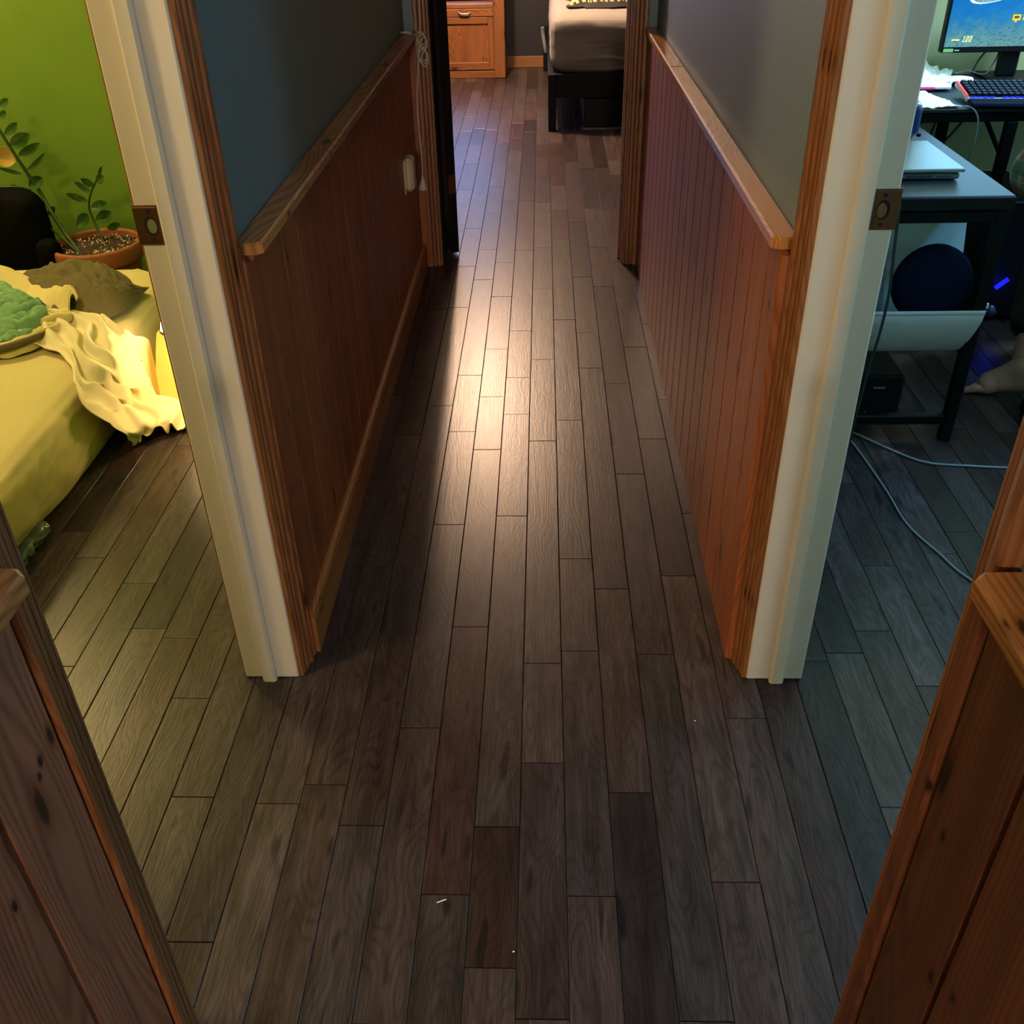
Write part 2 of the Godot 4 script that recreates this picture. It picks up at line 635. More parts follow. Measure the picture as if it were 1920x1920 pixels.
# ---------------------------------------------------------------- the setting
const X0 := -0.3755      # seam between strips 0 and -1
const PITCH := 0.08255
const Z_FAR := -8.8
var joints := {-11: [-2.06, -2.36], -9: [-2.51], -8: [-1.84], -6: [-1.64], -5: [-1.45], -1: [-1.91, -2.57], 0: [-1.13, -2.76, -3.58, -4.04], 1: [-1.37, -2.09, -2.59, -2.98, -3.88, -4.25], 2: [-0.99, -1.68, -2.48, -2.82, -3.19, -3.69], 3: [-0.86, -1.13, -2.13, -2.7, -2.96, -3.35, -4.24], 4: [-0.78, -1.28, -1.56, -2.53, -3.1, -3.77], 5: [-0.67, -0.99, -1.6, -1.94, -2.66, -3.45], 6: [-1.21, -1.82, -3.03, -3.33, -3.9], 7: [-0.78, -1.59, -2.34, -2.91, -3.79], 8: [-0.62, -1.02, -1.87, -2.54, -3.2], 9: [-1.4, -2.14], 10: [-0.81, -1.7, -2.4], 11: [-1.57], 12: [-1.18], 13: [-1.67], 14: [-0.95], 16: [-1.96]}

func plank_tint() -> Color:
	var tints := [Color(0.091, 0.067, 0.070), Color(0.085, 0.060, 0.060), Color(0.076, 0.045, 0.043), Color(0.052, 0.039, 0.041), Color(0.113, 0.089, 0.094), Color(0.081, 0.065, 0.072), Color(0.096, 0.072, 0.074)]
	var c: Color = tints[rng.randi() % tints.size()]
	var k := rng.randf_range(0.80, 1.22)
	return Color(c.r * k, c.g * k, c.b * k)

func plank_shape(st: SurfaceTool, x0: float, x1: float, z0: float, z1: float, y: float, off: Vector2) -> void:
	var b := 0.0010
	var d := 0.0007
	var a := [Vector3(x0, y - d, z0), Vector3(x1, y - d, z0), Vector3(x1, y - d, z1), Vector3(x0, y - d, z1)]
	var t := [Vector3(x0 + b, y, z0 + b), Vector3(x1 - b, y, z0 + b), Vector3(x1 - b, y, z1 - b), Vector3(x0 + b, y, z1 - b)]
	var out := [Vector3(0, 0, -1), Vector3(1, 0, 0), Vector3(0, 0, 1), Vector3(-1, 0, 0)]
	face(st, t, Vector3.UP, 2, off)
	for i in 4:
		var j := (i + 1) % 4
		face(st, [a[i], a[j], t[j], t[i]], out[i] + Vector3.UP, 2, off)
		face(st, [a[i], a[j], a[j] - Vector3(0, 0.01, 0), a[i] - Vector3(0, 0.01, 0)], out[i], 2, off)

func seen_floor(x0: float, x1: float, z0: float, z1: float) -> bool:
	for r in [[-0.56, 0.46, -4.15, -0.42], [-1.5, -0.5, -2.95, -0.7], [0.4, 1.65, -3.2, -0.7], [-0.72, 0.10, -8.8, -4.1], [0.1, 0.48, -6.6, -4.1]]:
		if x1 > r[0] and x0 < r[1] and z1 > r[2] and z0 < r[3]:
			return true
	return false

func build_floor() -> void:
	var fl := thing("floor", "dark stained hardwood strip floor running down the hall into all the rooms", "floor", Vector3.ZERO, "", "structure")
	bx("subfloor", Vector3(-4.0, -0.2, -8.9), Vector3(3.7, -0.011, 5.1), M.subfloor, fl)
	var rest := new_st()
	var count := 0
	for k in range(-43, 48):
		var x0 := X0 + PITCH * k + 0.0007
		var x1 := x0 + PITCH - 0.0014
		var cuts: Array = joints.get(k, [])
		cuts = cuts.duplicate()
		if cuts.is_empty():
			cuts.append(-rng.randf_range(0.3, 1.3))
		while cuts[0] < 5.0:
			cuts.push_front(cuts[0] + rng.randf_range(0.45, 1.25))
		while cuts[-1] > Z_FAR - 0.1:
			cuts.append(cuts[-1] - rng.randf_range(0.32, 1.05))
		for i in cuts.size() - 1:
			var z1: float = minf(cuts[i], 5.0) - 0.0008
			var z0: float = maxf(cuts[i + 1], Z_FAR) + 0.0008
			if z1 - z0 < 0.02:
				continue
			var off := Vector2(-x0 + 0.005 + rng.randf() * 0.56, -z0 + 0.003 + rng.randf() * maxf(0.0, 1.31 - (z1 - z0)))
			var y := rng.randf_range(-0.0005, 0.0003)
			if count < 298 and seen_floor(x0, x1, z0, z1):
				var st := new_st()
				st.set_color(plank_tint())
				plank_shape(st, x0, x1, z0, z1, y, off)
				put("plank", st, M.stained_oak, fl)
				count += 1
			else:
				rest.set_color(plank_tint())
				plank_shape(rest, x0, x1, z0, z1, y, off)
	var r := put("planks_out_of_view", rest, M.stained_oak, fl)
	r.set_meta("kind", "stuff")

func wall(called: String, label: String, boxes: Array) -> Node3D:
	var w := thing(called, label, "wall", Vector3.ZERO, "", "structure")
	for b in boxes:
		bx("plaster", b[0], b[1], M[b[2]], w)
	return w

# vertical V-jointed boards from z0 (near) to z1 (far) on the wall plane x, facing side s
func wainscot(w: Node3D, x: float, s: float, z0: float, z1: float, first := 0.0, knot_at := {}, wood := "pine") -> void:
	var p := 0.128
	var z := z0
	var n := 0
	while z > z1 + 0.005:
		var wd := minf(p if n > 0 or first <= 0.0 else first, z - z1)
		var c := 0.0055
		var t := 0.015
		var poly := PackedVector2Array([Vector2(0, 0), Vector2(0, t - c), Vector2(c * 0.9, t), Vector2(wd - c * 0.9, t), Vector2(wd, t - c), Vector2(wd, 0)])
		if wd < 3.0 * c:
			poly = PackedVector2Array([Vector2(0, 0), Vector2(0, t - c), Vector2(wd, t - c), Vector2(wd, 0)])
		var st := new_st()
		var k := rng.randf_range(0.82, 1.1)
		st.set_color(Color(k, k * rng.randf_range(0.92, 1.03), k * rng.randf_range(0.88, 1.05)))
		var off := Vector2(-z + wd + rng.randf() * 0.36, 0.13 + rng.randf() * 0.0)
		if knot_at.has(n):
			off = knot_at[n]
		sweep(st, poly, Vector3(x, 0.001, z), Vector3(0, 0, -1), Vector3(s, 0, 0), Vector3(0, 0.899, 0), 1, off)
		put("board", st, M[wood], w)
		z -= wd
		n += 1

# moulded casing: a = across the face away from the opening, b = proud of the wall
func casing(parent: Node3D, o: Vector3, away: Vector3, proud: Vector3, h := 2.09, m := "pine_casing") -> void:
	var pr := PackedVector2Array()
	for q in [[0, 0], [0, 7], [2, 9.5], [7, 10], [9, 8], [11, 11], [13, 12], [21, 12.5], [24, 10], [26, 14], [28, 15.5], [37, 17], [39, 14.5], [41, 19], [44, 21], [54, 22], [57, 20], [58, 16], [58, 0]]:
		pr.append(Vector2(q[0], q[1]) * 0.001)
	var st := new_st()
	sweep(st, pr, o, away, proud, Vector3(0, h, 0), 1, Vector2(rng.randf(), rng.randf()))
	put("casing", st, M[m], parent)

func chair_rail(called: String, label: String, back: float, front: float, z0: float, z1: float, joint := 0.0, clip := 0.012) -> void:
	var s := signf(front - back)
	var dz := signf(z1 - z0)
	var poly := PackedVector2Array([Vector2(back, z0), Vector2(front - s * clip, z0), Vector2(front, z0 + dz * clip), Vector2(front, z1), Vector2(back, z1)])
	var t := thing(called, label, "chair rail", Vector3.ZERO, "", "structure")
	# a butt joint splits the long cap in two lengths
	var cut := joint if joint < 0.0 else z1
	for k in 2 if joint < 0.0 else 1:
		var pl := poly.duplicate()
		if k == 0:
			pl[3].y = cut + 0.0006
			pl[4].y = cut + 0.0006
		else:
			pl = PackedVector2Array([Vector2(back, cut - 0.0006), Vector2(front, cut - 0.0006), Vector2(front, z1), Vector2(back, z1)])
		var st := new_st()
		slab(st, pl, 0.8995, 0.922, 0.004, 2, Vector2(rng.randf(), rng.randf()))
		put("cap", st, M.pine_rail, t)
	var sc := new_st()
	var r := PackedVector2Array([Vector2(0, 0), Vector2(0.012, 0), Vector2(0.012, -0.010), Vector2(0.004, -0.018), Vector2(0, -0.018)])
	sweep(sc, r, Vector3(back + s * 0.015, 0.8995, z0 + dz * 0.02), Vector3(s, 0, 0), Vector3.UP, Vector3(0, 0, z1 - z0 - dz * 0.02), 2)
	put("moulding", sc, M.pine, t)

# white-painted jamb of a side doorway, with its stop and strike plate
func side_door(called: String, label: String, xa: float, xb: float, s: float) -> void:
	# xa: hall side of the wall, xb: room side; s: direction from hall to room
	var d := thing(called, label, "doorway", Vector3(xa, 0, -1.512), "", "structure")
	var lo := minf(xa, xb)
	var hi := maxf(xa, xb)
	bx("jamb", Vector3(lo, 0.001, -1.532), Vector3(hi, 2.03, -1.512), M.white_gloss, d, 0.0025)
	bx("jamb", Vector3(lo, 0.001, -0.765), Vector3(hi, 2.03, -0.745), M.white_gloss, d, 0.0025)
	bx("head_jamb", Vector3(lo, 2.03, -1.532), Vector3(hi, 2.05, -0.745), M.white_gloss, d)
	var st := new_st()
	var xs := xa + s * 0.0455
	var prof := PackedVector2Array([Vector2(0, 0), Vector2(0, 0.011), Vector2(0.005, 0.0145), Vector2(0.025, 0.0145), Vector2(0.029, 0.011), Vector2(0.029, 0)])
	sweep(st, prof, Vector3(xs, 0.001, -1.5125), Vector3(s, 0, 0), Vector3(0, 0, 1), Vector3(0, 2.028, 0))
	put("stop", st, M.white_gloss, d)
	var st2 := new_st()
	sweep(st2, prof, Vector3(xs, 0.001, -0.7645), Vector3(s, 0, 0), Vector3(0, 0, -1), Vector3(0, 2.028, 0))
	put("stop", st2, M.white_gloss, d)
	casing(d, Vector3(xa, 0.001, -1.517), Vector3(0, 0, -1), Vector3(-s, 0, 0))
	casing(d, Vector3(xa, 0.001, -0.760), Vector3(0, 0, 1), Vector3(-s, 0, 0))
	if s < 0.0:
		casing(d, Vector3(xb, 0.001, -1.520), Vector3(0, 0, -1), Vector3(s * 0.6, 0, 0))
	casing(d, Vector3(xb, 0.001, -0.760), Vector3(0, 0, 1), Vector3(s, 0, 0))
	var hc := new_st()
	box(hc, Vector3(minf(xa, xa - s * 0.018), 2.035, -1.575), Vector3(maxf(xa, xa - s * 0.018), 2.093, -0.702), 0.003, 2)
	put("head_casing", hc, M.pine_casing, d)
	# strike plate in its chipped mortise
	var y0 := 0.955 if s < 0.0 else 0.966
	var y1 := y0 + 0.0575
	var xo := xb + s * 0.004
	var xi := xb - s * 0.034
	bx("mortise", Vector3(minf(xi - s * 0.003, xo), y0 - 0.003, -1.5165), Vector3(maxf(xi - s * 0.003, xo), y1 + 0.003, -1.5113), M.bare_wood, d)
	var sp := bx("strike_plate", Vector3(minf(xi, xo), y0, -1.514), Vector3(maxf(xi, xo), y1, -1.5103), M.brass_dark, d, 0.0006)
	var xc := xb - s * 0.021
	var hole := new_st()
	disc_z(hole, Vector3(xc, (y0 + y1) * 0.5, -1.5100), 0.0105, 0.0155)
	put("bolt_hole", hole, M.hole, sp)
	var raw := new_st()
	disc_z(raw, Vector3(xc - s * 0.002, (y0 + y1) * 0.5 - 0.001, -1.5096), 0.0075, 0.0115)
	put("bolt_pocket", raw, M.steel if s < 0.0 else M.pine_pale, sp)
	for e in [-1, 1]:
		var sc := new_st()
		disc_z(sc, Vector3(xc, (y0 + y1) * 0.5 + e * 0.0225, -1.5098), 0.0032, 0.0032)
		put("screw", sc, M.hole, sp)

# small disc facing +z
func disc_z(st: SurfaceTool, c: Vector3, rx: float, ry: float) -> void:
	var ring := []
	for i in 20:
		ring.append(c + Vector3(cos(i * TAU / 20) * rx, sin(i * TAU / 20) * ry, 0))
	face(st, ring, Vector3.BACK)
	for i in 20:
		var a: Vector3 = ring[i]
		var b: Vector3 = ring[(i + 1) % 20]
		face(st, [a, b, b - Vector3(0, 0, 0.0008), a - Vector3(0, 0, 0.0008)], (a + b) * 0.5 - c)

func build_shell() -> void:
	build_floor()
	bx("ceiling", Vector3(-4.0, 2.4, -8.9), Vector3(3.7, 2.5, 5.1), M.ceiling_paint)
	tag(get_node("ceiling"), "flat pale ceiling over the hall and rooms", "ceiling", "", "structure")
	# hall side walls, left
	var wl := wall("wall_left", "left hall wall, slate paint over brown pine boards, between two doorways", [
		[Vector3(-0.59, 0, -4.06), Vector3(-0.53, 2.4, -1.532), "slate_paint"], [Vector3(-0.645, 0, -4.0), Vector3(-0.59, 2.4, -1.532), "lime_paint"],
		[Vector3(-0.59, 2.05, -1.532), Vector3(-0.53, 2.4, -0.745), "slate_paint"], [Vector3(-0.645, 2.05, -1.532), Vector3(-0.59, 2.4, -0.745), "lime_paint"]])
	wainscot(wl, -0.53, 1.0, -1.592, -4.04, 0.141)
	var qs := new_st()
	box(qs, Vector3(-0.53, 0.001, -1.592), Vector3(-0.506, 0.899, -1.5755), 0.004)
	put("corner_strip", qs, M.pine, wl)
	var wnl := wall("wall_near_left", "near left hall wall with knotty reddish pine boards beside the green room doorway", [
		[Vector3(-0.59, 0, -0.745), Vector3(-0.53, 2.4, 1.6), "slate_paint"], [Vector3(-0.645, 0, -0.745), Vector3(-0.59, 2.4, 0.5), "lime_paint"]])
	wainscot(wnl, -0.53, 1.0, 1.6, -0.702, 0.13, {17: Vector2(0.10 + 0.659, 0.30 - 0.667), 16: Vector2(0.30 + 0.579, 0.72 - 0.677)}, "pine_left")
	var wr := wall("wall_right", "right hall wall, slate paint over brown pine boards, below a lit cap rail", [
		[Vector3(0.429, 0, -4.06), Vector3(0.487, 2.4, -1.532), "slate_paint"], [Vector3(0.487, 0, -4.0), Vector3(0.545, 2.4, -1.532), "sage_paint"],
		[Vector3(0.429, 2.05, -1.532), Vector3(0.487, 2.4, -0.745), "slate_paint"], [Vector3(0.487, 2.05, -1.532), Vector3(0.545, 2.4, -0.745), "sage_paint"]])
	wainscot(wr, 0.409, -1.0, -1.5755, -4.04, 0.088)
	bx("furring", Vector3(0.409, 0, -4.0), Vector3(0.429, 0.9, -1.5755), M.bare_wood, wr)
	var wnr := wall("wall_near_right", "near right hall wall with dark reddish pine boards beside the desk room doorway", [
		[Vector3(0.429, 0, -0.745), Vector3(0.487, 2.4, 1.6), "slate_paint"], [Vector3(0.487, 0, -0.745), Vector3(0.545, 2.4, 0.5), "sage_paint"]])
	bx("furring", Vector3(0.409, 0, -0.702), Vector3(0.429, 0.9, 1.6), M.bare_wood, wnr)
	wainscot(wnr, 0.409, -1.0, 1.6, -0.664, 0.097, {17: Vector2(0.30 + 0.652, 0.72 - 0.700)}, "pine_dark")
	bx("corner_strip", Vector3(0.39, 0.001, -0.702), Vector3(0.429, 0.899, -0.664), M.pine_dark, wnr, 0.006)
	chair_rail("trim_1", "pine cap rail along the left hall wall, in shade", -0.53, -0.4805, -1.602, -4.036)
	chair_rail("trim_2", "pine cap rail along the right hall wall with a bright lit edge", 0.429, 0.3835, -1.602, -4.036, -3.20)
	chair_rail("trim_3", "end of a pine cap rail beside the green room doorway, nearest the camera", -0.53, -0.4765, -0.700, 1.6)
	chair_rail("trim_4", "orange lit pine cap rail end beside the desk room doorway, nearest the camera", 0.429, 0.380, -0.695, 1.6)
	var bb := new_st()
	sweep(bb, PackedVector2Array([Vector2(0, 0), Vector2(0.017, 0), Vector2(0.017, 0.088), Vector2(0.013, 0.098), Vector2(0.004, 0.102), Vector2(0, 0.102)]), Vector3(-0.515, 0.001, -1.594), Vector3(1, 0, 0), Vector3.UP, Vector3(0, 0, -2.43), 2)
	put("baseboard_left", bb, M.pine_honey)
	tag(get_node("baseboard_left"), "narrow honey pine baseboard at the foot of the left hall wall", "baseboard", "", "structure")
	side_door("door_1", "white painted doorway jamb with a strike plate, opening to the green room", -0.53, -0.645, -1.0)
	side_door("door_2", "white painted doorway jamb with a strike plate, opening to the desk room", 0.429, 0.545, 1.0)
	bx("filler_strip", Vector3(-0.53, 0.001, -4.06), Vector3(-0.488, 0.899, -4.037), M.pine, wl, 0.002)
	bx("filler_strip", Vector3(0.392, 0.03, -4.06), Vector3(0.429, 0.899, -4.037), M.pine, wr, 0.002)
	# end wall and bedroom doorway
	wall("wall_end", "end wall of the hall round the bedroom doorway", [
		[Vector3(-2.6, 0, -4.12), Vector3(-0.448, 2.4, -4.06), "slate_paint"], [Vector3(-2.6, 0, -4.18), Vector3(-0.448, 2.4, -4.12), "navy_paint"],
		[Vector3(0.352, 0, -4.12), Vector3(2.3, 2.4, -4.06), "slate_paint"], [Vector3(0.352, 0, -4.18), Vector3(2.3, 2.4, -4.12), "navy_paint"],
		[Vector3(-0.448, 2.05, -4.18), Vector3(0.352, 2.4, -4.06), "slate_paint"]])
	var d3 := thing("door_3", "bedroom doorway at the hall end with brown pine casing and open black door", "doorway", Vector3(-0.43, 0, -4.1), "", "structure")
	bx("jamb", Vector3(-0.448, 0.001, -4.185), Vector3(-0.428, 2.03, -4.06), M.black_paint, d3, 0.002)
	bx("jamb", Vector3(0.332, 0.001, -4.185), Vector3(0.352, 2.03, -4.06), M.pine_casing, d3, 0.002)
	bx("head_jamb", Vector3(-0.448, 2.03, -4.185), Vector3(0.352, 2.05, -4.06), M.pine_casing, d3)
	bx("stop", Vector3(0.320, 0.001, -4.16), Vector3(0.332, 2.03, -4.125), M.pine_casing, d3, 0.002)
	casing(d3, Vector3(-0.433, 0.001, -4.06), Vector3(-1, 0, 0), Vector3(0, 0, 1))
	casing(d3, Vector3(0.337, 0.001, -4.06), Vector3(1, 0, 0), Vector3(0, 0, 1))
	var leaf := new_st()
	var xf := Transform3D(Basis(Vector3.UP, deg_to_rad(22.0)), Vector3(-0.374, 0.0, -4.19))
	box(leaf, Vector3(-0.036, 0.012, -0.74), Vector3(0.0, 2.02, 0.0), 0.002, 1, Vector2.ZERO, xf)
	var lf := put("door_leaf", leaf, M.black_paint, d3)
	for y in [0.27, 1.02, 1.75]:
		var hg := new_st()
		box(hg, Vector3(-0.034, y, 0.0), Vector3(-0.004, y + 0.08, 0.0025), 0.0006, 1, Vector2.ZERO, xf)
		put("hinge", hg, M.brass_dark, lf)
	# left (green) room
	wall("wall_green_back", "lime green wall behind the plant", [[Vector3(-3.9, 0, -4.0), Vector3(-0.645, 2.4, -3.9), "lime_paint"]])
	wall("wall_green_left", "lime green wall on the far side of the green room", [[Vector3(-4.0, 0, -4.0), Vector3(-3.9, 2.4, 0.6), "lime_paint"]])
	wall("wall_green_near", "lime green wall on the near side of the green room", [[Vector3(-3.9, 0, 0.5), Vector3(-0.645, 2.4, 0.6), "lime_paint"]])
	# right (desk) room
	wall("wall_sage_back", "sage green wall behind the computer desk", [[Vector3(0.545, 0, -4.05), Vector3(3.6, 2.4, -3.95), "sage_paint"]])
	wall("wall_sage_right", "sage green wall on the far side of the desk room", [[Vector3(3.6, 0, -4.05), Vector3(3.7, 2.4, 0.6), "sage_paint"]])
	wall("wall_sage_near", "sage green wall on the near side of the desk room", [[Vector3(0.545, 0, 0.5), Vector3(3.6, 2.4, 0.6), "sage_paint"]])
	# bedroom
	wall("wall_bedroom_back", "near-black navy wall at the back of the bedroom", [[Vector3(-2.6, 0, -8.9), Vector3(2.3, 2.4, -8.8), "navy_paint"]])
	wall("wall_bedroom_left", "navy wall on the left of the bedroom", [[Vector3(-2.7, 0, -8.9), Vector3(-2.6, 2.4, -4.06), "navy_paint"]])
	wall("wall_bedroom_right", "navy wall on the right of the bedroom", [[Vector3(2.3, 0, -8.9), Vector3(2.4, 2.4, -4.06), "navy_paint"]])
	bx("baseboard_back", Vector3(-2.6, 0.001, -8.8), Vector3(2.3, 0.088, -8.784), M.pine_pale, self, 0.003, 0)
	tag(get_node("baseboard_back"), "pale pine baseboard under the navy bedroom wall", "baseboard", "", "structure")
	# the room behind the camera
	wall("wall_living_left", "cream wall left of the room behind the camera", [[Vector3(-2.1, 0, 1.6), Vector3(-2.0, 2.4, 5.0), "cream_wall"], [Vector3(-2.0, 0, 1.6), Vector3(-0.53, 2.4, 1.7), "cream_wall"]])
	wall("wall_living_right", "cream wall right of the room behind the camera", [[Vector3(2.0, 0, 1.6), Vector3(2.1, 2.4, 5.0), "cream_wall"], [Vector3(0.429, 0, 1.6), Vector3(2.0, 2.4, 1.7), "cream_wall"]])
	wall("wall_living_back", "cream wall at the back of the room behind the camera", [[Vector3(-2.1, 0, 5.0), Vector3(2.1, 2.4, 5.1), "cream_wall"]])

# ---------------------------------------------------------------- lamps
func omni(parent: Node3D, at: Vector3, c: Color, e: float, r: float) -> void:
	var l := OmniLight3D.new()
	l.name = "light"
	parent.add_child(l, true)
	l.position = at - world_of(parent)
	l.light_color = c
	l.light_energy = e
	l.light_size = r
	l.omni_range = 20.0
	l.omni_attenuation = 2.0
	l.shadow_enabled = true

func ceiling_lamp(label: String, at: Vector3, m: String, c: Color, e: float, r: float) -> void:
	var t := thing("ceiling_lamp", label, "lamp", Vector3(at.x, 2.4, at.z))
	var rose := new_st()
	lathe(rose, [Vector2(0.0, -0.035), Vector2(0.05, -0.035), Vector2(0.07, -0.02), Vector2(0.075, 0.0), Vector2(0.0, 0.0)], Vector3(at.x, 2.4, at.z), 24)
	put("rose", rose, M.ivory_plastic, t)
	var stem := new_st()
	tube(stem, [Vector3(at.x, 2.38, at.z), Vector3(at.x, at.y + r * 0.9, at.z)], 0.012, 10, 2)
	put("stem", stem, M.ivory_plastic, t)
	var b := new_st()
	var prof := []
	for i in 15:
		var a := -PI / 2 + PI * i / 14.0
		prof.append(Vector2(maxf(cos(a) * r, 0.0001), sin(a) * r))
	lathe(b, prof, at, 24)
	put("globe", b, M[m], t)
	omni(t, at, c, e, r * 0.9)

# ---------------------------------------------------------------- green room
func rough_noise(sd: int, f: float) -> FastNoiseLite:
	return fbm(f, sd, 3)

# lofted cloth between two edges, with folds running along v
func loft(a: Array, b: Array, bulge: float, folds: float, amp: float, sd: int, lift := 0.0) -> Callable:
	var n := fbm(1.0, sd, 2)
	return func(u: float, v: float) -> Vector3:
		var p: Vector3 = catmull(a, v).lerp(catmull(b, v), u)
		var env := sin(PI * clampf(u, 0.0, 1.0))
		var w := n.get_noise_2d(u * 1.3 + 3.0, v * 2.2) * 0.9
		var ph := (u * folds + w) * TAU
		var rid := pow(0.5 + 0.5 * sin(ph), 1.7)
		var r2 := n.get_noise_2d(u * 2.4 + 9.0, v * 5.0)
		p.y += bulge * env + amp * (rid - 0.25) * (0.25 + 0.75 * env) + amp * 0.5 * r2 + lift
		p.x += amp * 1.2 * n.get_noise_2d(u * 1.2 + 20.0, v * 3.5)
		p.y = maxf(p.y, 0.006 + 0.008 * absf(r2))
		# flattened where the lamp stands on it
		var dl := Vector2(p.x + 1.178, p.z + 2.83).length()
		if p.y < 0.2 and dl < 0.12:
			p.y = minf(p.y, lerpf(0.010, 0.06, smoothstep(0.085, 0.12, dl)))
		return p

func leaf(parent: Node3D, a: Vector3, b: Vector3, w: float, m: String, k: float) -> void:
	var st := new_st()
	var d := b - a
	var cam_side := d.cross(Vector3(0.2 + k, 0.45, 1.0)).normalized()
	var nn := cam_side.cross(d).normalized()
	cloth(st, 6, 12, func(u: float, v: float) -> Vector3:
		var s := pow(sin(PI * pow(v, 0.85)), 0.75) * w
		var x := (u - 0.5) * 2.0
		return a + d * v + cam_side * x * s + nn * (absf(x) * s * 0.35 - 0.10 * d.length() * sin(PI * v)), 0.0012)
	put("leaf", st, M[m], parent)

func build_plant() -> void:
	var c := Vector3(-1.715, 0, -3.60)
	var pot := thing("plant_pot", "wide terracotta pot of dark soil behind the bed", "plant pot", c)
	var st := new_st()
	lathe(st, [Vector2(0.001, 0.0), Vector2(0.118, 0.0), Vector2(0.124, 0.006), Vector2(0.150, 0.20), Vector2(0.160, 0.205), Vector2(0.168, 0.215), Vector2(0.171, 0.262), Vector2(0.166, 0.272), Vector2(0.157, 0.272), Vector2(0.152, 0.262), Vector2(0.149, 0.20), Vector2(0.001, 0.19)], c, 40)
	put("body", st, M.terracotta, pot)
	var so := new_st()
	var n := rough_noise(31, 26.0)
	surf(so, 36, 10, func(u: float, v: float) -> Vector3:
		var r := 0.152 * (1.0 - v)
		var x := cos(u * TAU) * r
		var z := -sin(u * TAU) * r
		return c + Vector3(x, 0.247 + 0.012 * n.get_noise_2d(x, z) + 0.008 * v, z), true)
	put("soil", so, M.soil, pot)
	for pair in [["perlite", "perlite", 150], ["bark_chips", "bark_chip", 120]]:
		var b := new_st()
		for i in pair[2]:
			var r := 0.148 * sqrt(rng.randf())
			var a := rng.randf() * TAU
			var s := rng.randf_range(0.0018, 0.0045)
			var xf := Transform3D(Basis(Vector3(rng.randf(), rng.randf(), rng.randf()).normalized(), rng.randf() * TAU), c + Vector3(cos(a) * r, 0.252, sin(a) * r))
			box(b, Vector3(-s, -s * 0.6, -s * 0.7), Vector3(s, s * 0.6, s * 0.7), s * 0.2, 1, Vector2.ZERO, xf)
		put(pair[0], b, M[pair[1]], pot).set_meta("kind", "stuff")
	var pl := thing("zz_plant", "leggy green plant with paired oval leaves rooted in the terracotta pot", "plant", c + Vector3(0, 0.25, 0))
	var stems := [
		[Vector3(-1.76, 0.24, -3.55), Vector3(-1.85, 0.335, -3.62), Vector3(-1.918, 0.439, -3.68), Vector3(-1.965, 0.56, -3.68), Vector3(-2.001, 0.663, -3.68), Vector3(-2.05, 0.80, -3.70)],
		[Vector3(-1.70, 0.24, -3.64), Vector3(-1.73, 0.31, -3.67), Vector3(-1.745, 0.37, -3.68), Vector3(-1.73, 0.42, -3.68), Vector3(-1.700, 0.465, -3.68), Vector3(-1.67, 0.505, -3.68)],
		[Vector3(-1.75, 0.24, -3.53), Vector3(-1.82, 0.30, -3.56), Vector3(-1.90, 0.345, -3.60)],
		[Vector3(-1.95, 0.448, -3.68), Vector3(-2.00, 0.462, -3.67), Vector3(-2.08, 0.465, -3.66)]]
	var radii := [0.0085, 0.0055, 0.006, 0.004]
	for i in 4:
		var s := new_st()
		tube(s, stems[i], radii[i], 8, 24, radii[i] * 0.55)
		put("stem", s, M.stem_green, pl)
	var lv := [[-1.973, 0.748, -1.928, 0.775, 0.019], [-1.986, 0.71, -1.945, 0.735, 0.017], [-1.99, 0.648, -1.909, 0.698, 0.021], [-1.98, 0.608, -1.885, 0.653, 0.034], [-1.961, 0.574, -1.852, 0.624, 0.023], [-1.945, 0.519, -1.839, 0.592, 0.013], [-1.953, 0.46, -1.884, 0.496, 0.032], [-1.976, 0.552, -2.041, 0.597, 0.05], [-1.966, 0.506, -2.032, 0.539, 0.01], [-2.029, 0.461, -1.991, 0.44, 0.025], [-1.911, 0.352, -1.864, 0.39, 0.017], [-1.743, 0.401, -1.802, 0.442, 0.017], [-1.724, 0.433, -1.768, 0.481, 0.015], [-1.703, 0.457, -1.736, 0.494, 0.017], [-1.692, 0.474, -1.642, 0.505, 0.023], [-1.678, 0.496, -1.648, 0.536, 0.008], [-1.736, 0.378, -1.657, 0.4, 0.027], [-1.73, 0.331, -1.644, 0.369, 0.029], [-1.757, 0.356, -1.805, 0.303, 0.029], [-1.695, 0.295, -1.629, 0.322, 0.019]]
	for i in lv.size():
		var q: Array = lv[i]
		var zz := -3.68 + 0.01 * (i % 3)
		leaf(pl, Vector3(q[0], q[1], -3.68), Vector3(q[2], q[3], zz + 0.015), q[4] * 0.74, "leaf_yellow" if i == 7 else "leaf_green", 0.15 * ((i % 4) - 1.5))

